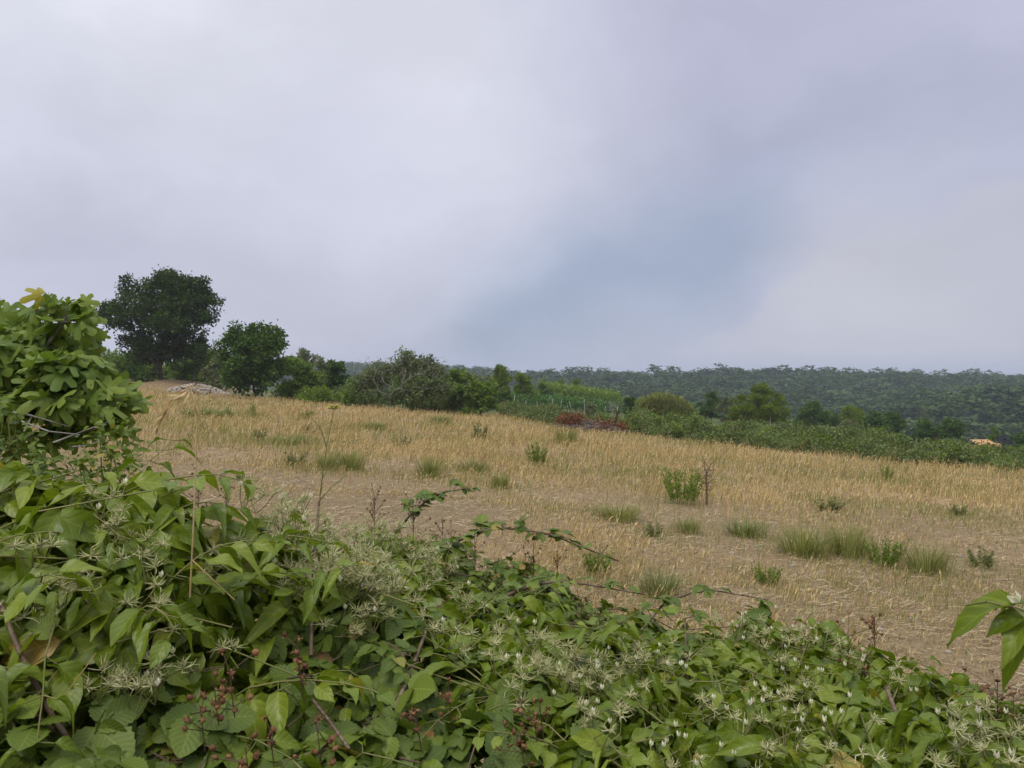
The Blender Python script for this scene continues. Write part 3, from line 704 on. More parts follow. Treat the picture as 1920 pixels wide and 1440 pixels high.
# stone heap
def stone_base(seed, flat=.5):
    r = np.random.default_rng(seed)
    v = []; nu, nv = 8, 5
    for j in range(nv):
        ph = math.pi * j / (nv - 1)
        for i in range(nu):
            a = 2 * math.pi * i / nu; v.append((math.sin(ph) * math.cos(a), math.sin(ph) * math.sin(a), math.cos(ph)))
    v = np.array(v)
    sc = 1 + .25 * (vnoise(v[:, 0] * 3, v[:, 1] * 3 + v[:, 2] * 2, 3, seed) )
    v = v * sc[:, None] * [1, .7, flat]
    f = np.array([[j * nu + i, (j + 1) * nu + i, (j + 1) * nu + (i + 1) % nu, j * nu + (i + 1) % nu] for j in range(nv - 1) for i in range(nu)])
    return v, [f], np.zeros((len(v), 2))
STONES = [stone_base(s_) for s_ in (1, 2, 3, 4)]
def c_heap():
    d = 67; x0 = (375 - 960) / 1450 * d; z0 = float(terrain(x0, d))
    n_ = 620; X = x0 + rng.uniform(-2.7, 2.4, n_); Y = d + rng.normal(0, .8, n_)
    e = np.maximum(0, 1 - ((X - x0 + .2) / 2.7) ** 2) * np.exp(-((Y - d) / 1.1) ** 2)
    Z = terrain(X, Y) + e * .8 * rng.uniform(.75, 1.0, n_)
    mb = MB()
    for k in range(4):
        q = slice(k, None, 4); nn = len(X[q])
        mb.scatter(STONES[k], frames(unit(rdirs(nn, -.3, .3)), unit(rdirs(nn) * .5 + [0, 0, 1])), np.stack([X, Y, Z], 1)[q], rng.uniform(.07, .2, nn))
    o = part('stone_heap', mb, M_stone, None, False, (x0, d, z0)); o.location = (x0, d, z0)
    tag(o, 'low heap of pale rubble stones between the oak and the dense dark tree', 'stone heap')
c_heap()
# brush pile, post
def c_pile():
    d = 43; x0 = (1108 - 960) / 1450 * d; z0 = float(terrain(x0, d))
    root = thing('brush_pile', 'pile of cut branches with russet dead leaves at the field edge', 'brush pile', (x0, d, z0))
    n_ = 170; mb = MB(); X = x0 + rng.uniform(-1.6, 1.6, n_); Y = d + rng.normal(0, .5, n_)
    Z = terrain(X, Y) + rng.uniform(.03, .66, n_) * np.exp(-((X - x0) / 1.6) ** 2)
    L = rng.uniform(.5, 1.3, n_); a = rng.normal(0, .4, n_); e = rng.normal(-.04, .12, n_)
    dv = np.stack([np.cos(a) * np.cos(e), np.sin(a) * np.cos(e), np.sin(e)], 1) * L[:, None] * .6
    C = np.stack([X, Y, Z], 1); mid = C + rng.normal(0, .05, (n_, 3))
    mb.tubes(C - dv, mid, .022, .018, 5); mb.tubes(mid, C + dv, .018, .010, 5)
    part('branches', mb, roughmat('cut_branch', [(.3, (.11, .085, .07)), (.7, (.30, .25, .20))], 6, .9, .4), root)
    for (px, py, r_) in ((1058, 790, .55), (1080, 785, .55), (1125, 798, .6), (1138, 804, .5), (1165, 800, .35)):
        q = at(px, py, d - .1); n2 = int(r_ * 900)
        T = q + rng.normal(0, 1, (n2, 3)) * [r_ * .55, .3, r_ * .38]; T[:, 2] = np.maximum(T[:, 2], terrain(T[:, 0], T[:, 1]) + .03)
        part('dead_leaves', MB().scatter(CARD, frames(rdirs(n2), rdirs(n2)), T, rng.uniform(.07, .16, n2)), M_red, root)
    xa, ya = ground(1149, 812); za = float(terrain(xa, ya)); h = 40 / 1450 * ya
    r2 = thing('iron_post', 'rusty leaning iron post standing in the brush pile', 'post', (xa, ya, za))
    p = MB(); p.tubes([[xa, ya, za - .1]], [[xa + .27, ya, za + h]], .075, .07, 4)
    part('shaft', p, M_rust, r2, False)
    part('cap', MB().tubes([[xa + .262, ya, za + h - .03]], [[xa + .275, ya, za + h + .025]], .085, .085, 4), M_rust, r2, False)
    xs, ys = ground(1163, 813); o = part('stone_slab', MB().scatter(STONES[2], frames(np.array([[1., .1, .05]]), np.array([[0, 0, 1.]])), np.array([[xs, ys, float(terrain(xs, ys)) + .06]]), np.array([[.5, .35, .2]])), M_stone, None, False)
    tag(o, 'pale flat slab on the ground right of the iron post', 'stone')
c_pile()
# bramble bank along the far edge of the field
BANK = [(690, 764, 640, 'low green weed bank left of the half dead fig', 1.05, 5), (860, 775, 770, 'low green bank under the bush right of the half dead fig', .8, 4),
        (985, 790, 940, 'weedy bank below the vineyard corner', .8, 7), (1045, 800, 985, 'weedy bank between the vineyard and the brush pile', .8, 9), (1180, 814, 1045, 'green brambles behind the brush pile', .65, 9),
        (1290, 829, 1180, 'bramble bank right of the brush pile below the reed clump', .95, 9), (1400, 842, 1290, 'bramble bank below the golden slope', 1.0, 9), (1510, 853, 1400, 'bramble bank in front of the big bright pine', 1.05, 9),
        (1620, 864, 1510, 'bramble bank in front of the flat topped pine', 1.0, 8), (1730, 875, 1620, 'bramble bank in front of the dark tree row', 1.0, 7), (1830, 884, 1730, 'bramble bank just left of the hut', .85, 7), (1960, 896, 1830, 'bramble bank in front of the hut, cut by the frame', .72, 7),
        (640, 757, 520, 'green weedy strip at the foot of the dense dark tree', .95, 6)]
for (pb, yb, pa, lab, hh, dep) in BANK:
    ya = float(np.interp(pa, [e[0] for e in EDGE_PX], [e[1] for e in EDGE_PX]))
    a = np.array(ground(pa, ya)); b_ = np.array(ground(pb, yb)); dist = (a[1] + b_[1]) / 2
    out_dir = unit(np.array([(a[0] + b_[0]) / 2, dist])); cx, cy = (a + b_) / 2 + out_dir * dep / 2
    z0 = float(terrain(cx, cy)); root = thing('bramble_thicket', lab, 'brambles', (cx, cy, z0))
    n_c = int(70 * np.linalg.norm(b_ - a) * dep / 30) + 30
    t = rng.uniform(-.03, 1.03, n_c); s_ = rng.uniform(0, 1, n_c) ** .8
    XY = a + (b_ - a) * t[:, None]; XY = XY + out_dir * (s_ * dep + 1.0 * vnoise(XY[:, 0], XY[:, 1], 4.0, 43) + .5 * vnoise(XY[:, 0], XY[:, 1], 1.3, 44))[:, None]
    top = hh * (.45 + .55 * np.minimum(1, s_ * 3)) * np.clip(1 + .6 * vnoise(XY[:, 0], XY[:, 1], 4.2, 41) + .35 * vnoise(XY[:, 0], XY[:, 1], 1.4, 42), .2, 1.7)
    C = np.column_stack([XY, terrain(XY[:, 0], XY[:, 1]) + top * rng.uniform(.35, .9, n_c)])
    lf = .085 + .0012 * dist
    fm = sprays(MB(), C, 85, .19, lf, CARD, .6, .6); k2 = vnoise(XY[:, 0], XY[:, 1], 2.6, 45) + rng.normal(0, .3, n_c) > .35
    fm_ = sprays(MB(), C[k2] + [0, 0, .12], 70, .2, lf * .8, CARD, .7, .6)
    part('foliage', fm, M_bank, root); part('young_shoots', fm_, M_blush if 'weed' not in lab else M_weedd, root)
    k3 = rng.integers(0, n_c, n_c * 3); q3 = C[k3] + rng.normal(0, .3, (len(k3), 3)); q3[:, 2] = C[k3, 2] + rng.uniform(-.1, .2, len(k3)); gb = MB()
    gb.tubes(q3 - np.column_stack([rng.normal(0, .1, (len(k3), 2)), np.full(len(k3), .3)]), q3 + np.column_stack([rng.normal(.06, .1, (len(k3), 2)), rng.uniform(.05, .3, len(k3))]), .007, .003, 3)
    tag(part('dry_stalks', gb, M_dry, root), kind='stuff')

# ------------------------------------------------------------------ far wood on the hills
def c_forest():
    pts = []
    for (ya, yb, sp, ua, ub) in ((174, 420, 8.6, -.12, .78), (420, 640, 9.6, -.28, .78), (640, 930, 9.0, -.34, .05)):
        xs = np.arange(ua * yb, ub * yb, sp); ys = np.arange(ya, yb, sp)
        X, Y = np.meshgrid(xs, ys); X = X.ravel() + rng.uniform(-.5, .5, X.size) * sp; Y = Y.ravel() + rng.uniform(-.5, .5, Y.size) * sp
        k = (X / Y > ua) & (X / Y < ub); X, Y = X[k], Y[k]
        # the slope turned away behind the ridge is not seen
        dr = np.interp(X / Y, [-2, -.10, .02, 2], [850, 850, 560, 560]); k = Y < dr + 5
        pts.append(np.stack([X[k], Y[k]], 1))
    P = np.concatenate(pts); Z = terrain(P[:, 0], P[:, 1])
    mb = MB(); nvar = 10
    for v in range(nvar):
        q = P[v::nvar]; z = Z[v::nvar]; nn = len(q)
        tall = v >= 10
        lo = []
        for i in range(6 if not tall else 5):
            a = rng.uniform(0, 6.28); r_ = rng.uniform(.8, 2.3) * (.5 if tall else 1)
            lo.append((r_ * math.cos(a), r_ * math.sin(a), (rng.uniform(1.5, 4.6) if not tall else 1.3 + i * 1.15), rng.uniform(1.3, 2.1) * (.75 if tall else 1), rng.uniform(1.3, 2.1), rng.uniform(1.2, 1.9)))
        if not tall: lo.append((0, 0, 2.6, 2.3, 2.3, 2.2))
        c = lobes_fill(lo, 24, .5); T = np.repeat(c, 6, 0) + rng.normal(0, .30, (144, 3)) * [1, 1, .7]
        bm_ = MB().scatter(CARD, frames(unit(rdirs(144) * [1, 1, .4]), unit(rdirs(144) * .7 + [0, -.25, 1])), T, rng.uniform(.8, 1.5, 144))
        bv = np.concatenate(bm_.v); bf = [np.concatenate(bm_.f[3])]
        tr = MB().tubes([[0, 0, -.5]], [[.2, 0, 4.6]], .18, .10, 4); o = len(bv)
        bv = np.concatenate([bv] + tr.v); bf.append(np.concatenate(tr.f[4]) + o)
        an = rng.uniform(0, 6.28, nn); Mr = np.zeros((nn, 3, 3)); Mr[:, 0, 0] = np.cos(an); Mr[:, 0, 1] = -np.sin(an); Mr[:, 1, 0] = np.sin(an); Mr[:, 1, 1] = np.cos(an); Mr[:, 2, 2] = 1
        s_ = rng.uniform(.68, 1.3, nn)
        mb.scatter((bv, bf, np.zeros((len(bv), 2))), Mr, np.column_stack([q, z]), np.stack([s_ * 1.85, s_ * 1.85, s_ * 1.25], 1))
    print('forest trees', len(P))
    o = part('distant_forest', mb, M_forest, None, False)
    tag(o, 'unbroken pine wood covering the far hillside to the skyline', 'forest', None, 'stuff')
c_forest()

# ------------------------------------------------------------------ grasses of the field
def field_points(n_, y0, y1, ua=-.75, ub=.80):
    y = y0 * (y1 / y0) ** rng.uniform(0, 1, n_); u = rng.uniform(ua, ub, n_); x = u * y
    k = y < edge_d(x, y) + rng.normal(.2, .5, n_)
    return x[k], y[k]
def blades(mb, x, y, h, w, lean, leany=0.0, wind=.12):
    n_ = len(x); z = terrain(x, y)
    a = rng.uniform(0, 2 * math.pi, n_); r = np.abs(rng.normal(0, lean, n_))
    dx = np.cos(a) * r + wind; dy = np.sin(a) * r
    p0 = np.stack([x, y, z - .01], 1); p1 = p0 + np.stack([dx * .3, dy * .3, np.full(n_, .55)], 1) * h[:, None]
    p2 = p0 + np.stack([dx, dy, 1 - .25 * (dx ** 2 + dy ** 2)], 1) * h[:, None]
    f = rng.uniform(-.9, .9, n_); side = np.stack([np.cos(f), np.sin(f), 0 * f], 1) * w[:, None] * .5
    v = np.stack([p0 - side, p0 + side, p1 - side * .9, p1 + side * .9, p2 - side * .35, p2 + side * .35], 1)
    fc = np.array([[0, 1, 3, 2], [2, 3, 5, 4]])
    mb.add(v.reshape(-1, 3), (fc[None] + (np.arange(n_) * 6)[:, None, None]).reshape(-1, 4)); return p2, np.stack([dx, dy], 1)
def c_grass():
    x, y = field_points(230000, 4.2, 82)
    b_ = bareness(x, y); k = rng.random(len(x)) > np.clip(b_ * .9 + .45 * vnoise(x, y, 4.2, 33) + .3 * vnoise(x, y, 1.2, 34) + .45 * vnoise(x, y, 10, 36) + .14, 0, .97)
    x, y, b_ = x[k], y[k], b_[k]
    gr = greenness(x, y) + .1; isg = rng.random(len(x)) < np.clip(.32 + .6 * gr + .55 * vnoise(x, y, 13, 35), .06, .8) * np.where(y < 26, 1, .8)
    h = (.09 + .19 * sstep(y, 9, 26)) * rng.uniform(.55, 1.3, len(x)) * (1 - .35 * b_) * np.clip(1 + .38 * vnoise(x, y, 6, 31) + .22 * vnoise(x, y, 1.5, 32), .3, 1.8)
    w = .0022 + .00042 * y; w = w * rng.uniform(.7, 1.3, len(x))
    mb = MB(); q = ~isg; tips, dr = blades(mb, x[q], y[q], h[q], w[q], .30, wind=.22)
    hd = rng.random(len(tips)) < .45; T = tips[hd]; ax = np.column_stack([dr[hd] * 1.3 + .1, np.full(hd.sum(), .75)])
    mb.scatter(NARROW, frames(ax, rdirs(len(T))), T - unit(ax) * .02, np.column_stack([w[q][hd] * 9, rng.uniform(.05, .10, len(T)) , w[q][hd] * 6]))
    tag(part('dry_grass', mb, M_dry, None, False), 'golden dry grass standing over the whole field', 'grass', None, 'stuff')
    mb = MB(); blades(mb, x[isg], y[isg], h[isg] * .8, w[isg] * 1.15, .42, wind=.1)
    for (pr_, px, py, hp, wp, lab) in WEEDS:      # the weeds thin out into the grass round their feet
        wx, wy = ground(px, py); r = wp / 1450 * wy; k = 260; xx = wx + rng.normal(0, r * .8, k); yy = wy + rng.normal(0, r * 1.3, k)
        blades(mb, xx, yy, hp / 1450 * wy * rng.uniform(.2, .7, k), np.full(k, .003 + .0003 * wy), .5, wind=.1)
    tag(part('green_grass', mb, M_ggrass, None, False), 'faded green grass mixed into the dry field', 'grass', None, 'stuff')
    # straw and chaff lying on the earth
    x, y = field_points(150000, 3.0, 45); q = rng.random(len(x)) < np.clip(.55 + .7 * vnoise(x, y, 2.0, 37) + .4 * vnoise(x, y, .6, 38), .12, 1); x, y = x[q], y[q]; n_ = len(x)
    a = rng.normal(.15, 1.0, n_); L = rng.uniform(.03, .12, n_) * (1 + .03 * y); e = rng.normal(.05, .12, n_)
    dv = np.stack([np.cos(a), np.sin(a), np.sin(e)], 1) * L[:, None] * .5
    c = np.stack([x, y, terrain(x, y) + .012 + np.abs(np.sin(e)) * L * .5 + rng.uniform(0, .02, n_)], 1); w = (.0009 + .00013 * y) * rng.uniform(.5, 1.6, n_)
    sd_ = np.stack([-np.sin(a), np.cos(a), rng.normal(.5, .5, n_)], 1); sd_ = unit(sd_) * w[:, None]
    mid = c + sd_ * rng.normal(0, 4, (n_, 1))
    v = np.stack([c - dv - sd_, c - dv + sd_, mid - sd_, mid + sd_, c + dv - sd_, c + dv + sd_], 1)
    mb = MB().add(v.reshape(-1, 3), (np.array([[0, 1, 3, 2], [2, 3, 5, 4]])[None] + (np.arange(n_) * 6)[:, None, None]).reshape(-1, 4))
    tag(part('straw_litter', mb, M_straw, None, False), 'broken straw lying flat on the bare brown earth', 'straw', None, 'stuff')

# ------------------------------------------------------------------ weeds in the field
def proto_tuft(h, w, nb, mat, name, label, cat, lf=.5):
    """a tuft of arching blades about the origin; unit size, scaled on placing"""
    root = thing(name, label, cat)
    a = rng.uniform(0, 6.28, nb); r = np.sqrt(rng.uniform(0, 1, nb)) * w * .32
    P0 = np.stack([np.cos(a) * r, np.sin(a) * r, 0 * a], 1); hh = h * rng.uniform(.5, 1.05, nb)
    out_ = np.stack([np.cos(a), np.sin(a)], 1) * (w * .5 * rng.uniform(.1, .8, nb))[:, None]
    p1 = P0 + np.column_stack([out_ * .35, hh * .6]); p2 = P0 + np.column_stack([out_, hh])
    sd_ = np.stack([-np.sin(a), np.cos(a), 0 * a], 1) * (.0045 * lf) 
    v = np.stack([P0 - sd_, P0 + sd_, p1 - sd_, p1 + sd_, p2 - sd_ * .2, p2 + sd_ * .2], 1)
    mb = MB().add(v.reshape(-1, 3), (np.array([[0, 1, 3, 2], [2, 3, 5, 4]])[None] + (np.arange(nb) * 6)[:, None, None]).reshape(-1, 4))
    part('blades', mb, mat, root, False); return root
def proto_leafy(h, w, ns, mat, name, label, cat, leaf=.07, per=26):
    """several upright stems set with narrow leaves (horseweed, mugwort)"""
    root = thing(name, label, cat); st = MB(); lv = MB()
    for i in range(ns):
        a = rng.uniform(0, 6.28); r = w * .34 * math.sqrt(rng.uniform(0, 1)); H = h * rng.uniform(.6, 1.0)
        p0 = np.array([math.cos(a) * r * .6, math.sin(a) * r * .6, -.02]); p1 = np.array([math.cos(a) * r * 1.15, math.sin(a) * r * 1.15, H])
        st.path([p0, (p0 + p1) / 2 + [0, 0, .01], p1], .006, .003, 4)
        t = rng.uniform(.12, 1, per); P0 = p0 + (p1 - p0) * t[:, None]
        ax = unit(rdirs(per, -.1, .5) + [0, 0, 1.0])
        lv.scatter(card(.28), frames(ax, unit(rdirs(per) + [0, 0, 1])), P0, leaf * rng.uniform(.6, 1.2, per) * (1.25 - .6 * t))
    part('stems', st, M_stem, root); part('leaves', lv, mat, root); return root
tuft_g = proto_tuft(1, 1.3, 260, M_ggrass, 'grass_tuft', 'x', 'grass tuft', 1.6)
tuft_b = proto_tuft(1, 1.6, 240, M_weedd, 'grass_tuft', 'x', 'grass tuft', 1.8)
leafy_b = proto_leafy(1, 1.5, 16, M_weedd, 'field_weed', 'x', 'weed', .17, 24)
leafy_g = proto_leafy(1, 1.3, 22, M_weed, 'field_weed', 'x', 'weed', .13, 34)
leafy_d = proto_leafy(1, 1.1, 14, M_weed, 'field_weed', 'x', 'weed', .14, 36)
WEEDS = [  # prototype, foot of the plant in the photograph, height and width in its pixels, label
 (leafy_d, 1008, 873, 40, 62, 'dark green spiky weed standing alone in the golden grass of the open field'),
 (leafy_g, 1278, 946, 58, 92, 'bright green bushy weed beside the dead thistle'),
 (leafy_b, 556, 876, 26, 56, 'bluish weed at the edge of the bare earth, left of two tufts behind the fennel'),
 (tuft_g, 612, 882, 26, 42, 'small grass tuft just behind the fennel stalk'),
 (tuft_g, 656, 882, 32, 62, 'rounded grass tuft right of the fennel stalk'),
 (tuft_g, 806, 896, 34, 58, 'green grass tuft above the tip of the bramble shoot'),
 (leafy_b, 897, 830, 34, 38, 'tall bluish weed in the middle of the golden grass'),
 (leafy_b, 757, 838, 17, 50, 'low flat weed left of the tall bluish weed'),
 (leafy_b, 486, 826, 20, 38, 'small spreading weed right of the drooping dry grass head'),
 (tuft_b, 540, 834, 14, 60, 'broad low tuft beside the small spreading weed'),
 (leafy_g, 576, 787, 15, 36, 'small green weed below the leafy green bush'),
 (leafy_b, 580, 812, 14, 46, 'low bluish weed in front of the small green weed'),
 (leafy_d, 474, 786, 30, 16, 'slim upright weed in front of the dense dark tree'),
 (leafy_d, 428, 782, 20, 14, 'short upright weed left of the slim upright one'),
 (tuft_b, 380, 784, 18, 80, 'wide greenish tuft below the stone heap'),
 (tuft_b, 886, 886, 20, 52, 'faded tuft in the grass left of the dark spiky weed'),
 (tuft_g, 1062, 836, 30, 52, 'thin tuft in front of the brush pile'),
 (tuft_g, 1160, 976, 26, 90, 'low spreading grass patch left of the bright green bushy weed'),
 (leafy_b, 1552, 958, 22, 66, 'low bluish weed in the dry grass right of the dead thistle'),
 (tuft_g, 1508, 1044, 46, 110, 'green grass clump at the left end of the green streak across the field'),
 (tuft_g, 1588, 1046, 50, 90, 'green grass clump in the middle of the green streak across the field'),
 (leafy_g, 1662, 1062, 46, 90, 'leafy clump towards the right of the green streak across the field'),
 (tuft_g, 1738, 1078, 46, 90, 'green grass clump ending the green streak across the field'),
 (leafy_b, 1846, 1066, 34, 62, 'bluish thistle rosette on the right past the green streak'),
 (leafy_g, 1440, 1100, 32, 64, 'small leafy weed on the bare ground above the clematis'),
 (tuft_b, 1238, 1118, 40, 70, 'dull grass tuft on bare earth behind the bramble cane'),
 (leafy_d, 1118, 1082, 46, 86, 'feathery green weed under the tip of the arching bramble cane'),
 (tuft_g, 938, 916, 24, 40, 'small tuft on the trampled ground beyond the arching cane'),
 (leafy_b, 1226, 1010, 24, 46, 'small weed below the bright green bushy weed'),
 (leafy_b, 1798, 968, 20, 40, 'small weed in the brown band of trampled grass'),
 (tuft_b, 1400, 1006, 26, 70, 'pale tuft at the edge of the brown band'),
 (tuft_g, 1290, 1000, 24, 50, 'short tuft in front of the dead thistle'),
 (leafy_g, 450, 902, 12, 22, 'tiny weed alone on the bare earth'),
 (tuft_b, 700, 806, 14, 50, 'faint tuft far out in the field below the half dead fig'),
 (tuft_b, 826, 798, 18, 40, 'greenish tuft below the bush right of the half dead fig'),
 (leafy_d, 1664, 902, 26, 36, 'green stalk at the foot of the bramble bank in front of the dark tree row'),
]
used = set()
for (pr_, px, py, hp, wp, lab) in WEEDS:
    x, y = ground(px, py); z = float(terrain(x, y)); s_ = hp / 1450 * y * 1.2; sw = wp / 1450 * y / 1.05
    sc = (sw, sw, s_)
    if pr_.name not in used:
        used.add(pr_.name); o = pr_; o.location = (x, y, z); o.scale = sc; o['label'] = lab
    else: o = dup(pr_, (x, y, z), rng.uniform(0, 6.28), sc, lab)
    o['group'] = 'green weeds and tufts in the dry field'
c_grass()
def c_thistle():
    x, y = ground(1325, 948); z = float(terrain(x, y)); h = 88 / 1450 * y
    root = thing('dead_thistle', 'dead grey brown thistle skeleton beside the bright green bushy weed', 'dead plant', (x, y, z))
    t = []
    for i in range(80):
        a = rng.uniform(0, 6.28); q = rng.uniform(.35, 1); r = h * .32 * rng.uniform(.3, 1) * (1.1 - .5 * q)
        t.append((x + math.cos(a) * r, y + math.sin(a) * r, z + h * q))
    nd, pr, r = grow((x, y, z), (x, y, z + h * .75), np.array(t), .0042, 2.2, .015)
    part('stalk', limbs(MB(), nd, pr, r, 0, 5), M_canestem, root)
c_thistle()
# pale stones on the bare ground
def c_stones():
    pr_ = [part('field_stone', MB().add(*STONES[k][:2]), M_stone, None, False) for k in range(4)]
    P = [(1372, 1040, 7), (1485, 1064, 8), (1510, 1066, 5), (1596, 1062, 6), (1590, 1070, 4), (1570, 1095, 9), (1800, 1046, 6), (1712, 1163, 8), (1778, 1230, 8), (965, 958, 7), (1310, 1092, 5), (1650, 1185, 8), (1610, 1186, 7), (640, 930, 4), (560, 905, 4), (470, 880, 4), (520, 940, 4), (420, 890, 4), (1236, 1055, 4), (1700, 1120, 5), (1850, 1180, 6), (1540, 1128, 5)]
    for i, (px, py, s_) in enumerate(P):
        x, y = ground(px, py); z = float(terrain(x, y)); r = s_ / 1450 * y
        o = pr_[i] if i < 4 else pr_[i % 4].copy()
        if i >= 4: COL.objects.link(o)
        o.location = (x, y, z + r * .15); o.scale = (r, r, r); o.rotation_euler = (rng.uniform(-.2, .2), rng.uniform(-.2, .2), rng.uniform(0, 6.28))
        tag(o, 'small pale stone lying loose on the dry field', 'stone', 'pale stones on the dry field')
c_stones()

# ------------------------------------------------------------------ fig tree on the left
def c_fig():
    d = 5.2; cx = -3.75; cy = 5.3; zb = float(terrain(cx, cy)) - .05
    root = thing('fig_tree', 'leafy green fig tree with broad lobed leaves at the left of the picture', 'tree', (cx, cy, zb))
    def P(px, py, r_, dy=0):
        q = at(px, py, d + dy); s_ = r_ / 1450 * (d + dy)
        return (q[0], d + dy, q[2], s_, s_, s_ * .8)
    lo = [P(105, 580, 24), P(60, 595, 34, .3), P(140, 605, 20), P(10, 620, 40, .3), P(-60, 620, 70, .4), P(130, 645, 22), P(60, 660, 60, .2), P(0, 690, 60), P(130, 685, 50, -.2), P(165, 712, 30, -.1), P(200, 742, 20),
          P(170, 760, 40, -.3), P(100, 740, 50, -.3), P(40, 760, 55), P(185, 785, 22), P(160, 820, 18), P(175, 832, 8), P(120, 800, 40, .1), P(205, 742, 20, .2), P(212, 760, 18), P(180, 800, 24), P(150, 790, 30, .1), P(-80, 720, 90, .3), P(-60, 800, 80, .3), P(60, 720, 60, .8), P(130, 640, 40, .7)]
    c = lobes_fill(lo, 300, .3); c = c[(c[:, 2] < 1.85) | (rng.random(len(c)) < .6)]
    nd, pr, r = grow((cx, cy, zb - .1), (cx + .1, cy, zb + .75), c, .0062, 2.45, .05)
    part('trunk', limbs(MB(), nd, pr, r, 0, 6, 1.3), M_figbark, root)
    mb = MB(); st = MB(); n_e = 6; C = np.repeat(c, n_e, 0); n_ = len(C)
    dirs = unit(rdirs(n_, -.5, .7)); pet = C + dirs * rng.uniform(.03, .09, (n_, 1))
    st.tubes(C, pet, .0022, .0018, 4)
    ax = unit(dirs * [1, 1, .3] + [0, 0, -.28] + rng.normal(0, .2, (n_, 3))); up = unit(rdirs(n_) * .85 + [0, -.75, .75])
    S = rng.uniform(.07, .15, n_)
    for k in range(3):
        q = np.arange(n_) % 3 == k
        mb.scatter(FIGL[k], frames(ax[q], up[q]), pet[q], S[q])
    part('leaves', mb, M_fig, root); part('leaf_stalks', st, M_cane, root)
    # bare twigs
    tw = MB()
    for (a, b_, d1) in (((10, 770), (130, 800), 4.6), ((40, 790), (150, 815), 4.6), ((100, 830), (205, 790), 4.7), ((45, 810), (45, 775), 4.6), ((130, 838), (185, 828), 4.7)):
        p0, p1 = at(*a, d1), at(*b_, d1 + .1); mid = (p0 + p1) / 2 + rng.normal(0, .03, 3); tw.path([p0, mid, p1], .006, .0025, 5)
    part('bare_twigs', tw, M_dead, root)
c_fig()
def mound(name, label, cat, cx, cy, rx, ry, h, n_, mat, leaves, size, spikes=0, stems_mat=None):
    zb = float(terrain(cx, cy)); root = thing(name, label, cat, (cx, cy, zb))
    a = rng.uniform(0, 6.28, n_); q = np.sqrt(rng.uniform(0, 1, n_)); x = cx + np.cos(a) * q * rx; y = cy + np.sin(a) * q * ry
    top = h * np.sqrt(np.maximum(0, 1 - q ** 2)) * (1 + .14 * vnoise(x, y, .5, 51) + .1 * vnoise(x, y, .2, 52))
    T = np.stack([x, y, terrain(x, y) + .08 + top * np.where(rng.random(n_) < .65, rng.uniform(.86, 1.03, n_), rng.uniform(.2, .9, n_))], 1)
    mb = MB(); up = unit(rdirs(n_) * .75 + np.stack([np.cos(a) * q, np.sin(a) * q, np.full(n_, .9)], 1)); ax = unit(rdirs(n_, -.6, .5))
    for k, L in enumerate(leaves):
        s_ = np.arange(n_) % len(leaves) == k; mb.scatter(L, frames(ax[s_], up[s_]), T[s_], size * rng.uniform(.6, 1.25, s_.sum()))
    st = MB(); k = n_ // 25; p0 = np.stack([cx + rng.normal(0, rx * .4, k), cy + rng.normal(0, ry * .4, k), np.full(k, zb)], 1)
    st.tubes(p0, T[:k], .006, .003, 4)
    for i in range(spikes):             # upright leafy shoots above the mound
        j = rng.integers(0, n_); p = T[j]; Hs = rng.uniform(.12, .28); tip = p + [rng.normal(0, .03), rng.normal(0, .03), Hs]
        st.tubes([p - [0, 0, .1]], [tip], .004, .002, 4); m_ = 26; t = rng.uniform(0, 1, m_); P0 = p + (tip - p) * t[:, None]
        mb.scatter(leaves[0], frames(unit(rdirs(m_, -.1, .4) + [0, 0, .5]), unit(rdirs(m_) + [0, 0, .8])), P0, size * .8 * (1.2 - .6 * t))
    part('foliage', mb, mat, root); part('stems', st, stems_mat or M_stem, root)
    return root
mound('bramble_bush', 'bramble and clematis mound under the leafy fig tree', 'bush', -2.95, 4.2, .8, .7, 1.25, 5200, M_bram, SMALL, .06)
mound('leafy_shrub', 'small dark shrub with upright leafy shoots in front of the bare earth', 'shrub', -1.62, 3.15, .42, .40, 1.27, 3600, M_bram, SMALL, .038, 16)
mound('bramble_bush', 'low bramble cover between the fig tree and the shrub with upright shoots', 'bush', -2.1, 3.5, .55, .5, 1.08, 3200, M_bram, SMALL, .045)

# ------------------------------------------------------------------ hedge of clematis and brambles in the foreground
CREST = np.array([(-3.0, 1.5), (-1.4, 1.28), (-.74, 1.28), (-.587, 1.38), (-.47, 1.55), (-.45, 2.0), (-.40, 2.75), (-.19, 2.7), (.07, 2.6), (.2, 2.45), (.364, 2.25), (.54, 2.05), (.67, 1.85), (.774, 1.72), (.84, 1.62), (.94, 1.45), (1.3, 1.3), (3, 1.2)])
CTRL = np.array([at(*q) for q in ((0, 915, 1.2), (100, 912, 1.25), (330, 940, 1.35), (500, 968, 1.5), (600, 975, 1.9), (720, 995, 2.6), (850, 1035, 2.6), (1000, 1070, 2.5), (1080, 1105, 2.4), (1200, 1165, 2.2), (1350, 1160, 2.0), (1500, 1170, 1.8), (1620, 1220, 1.7), (1720, 1272, 1.6), (1850, 1335, 1.45),
        (200, 1400, .95), (640, 1400, 1.1), (1000, 1400, 1.15), (1400, 1400, 1.15), (1800, 1420, 1.15), (300, 1150, 1.15), (600, 1150, 1.4), (900, 1250, 1.4), (1300, 1280, 1.45), (750, 1070, 2.0), (-200, 1100, 1.1), (2100, 1380, 1.25))])
def tps(r2): return np.where(r2 > 1e-12, r2 * np.log(np.maximum(r2, 1e-12)), 0)
_n = len(CTRL); _r2 = ((CTRL[:, None, :2] - CTRL[None, :, :2]) ** 2).sum(2)
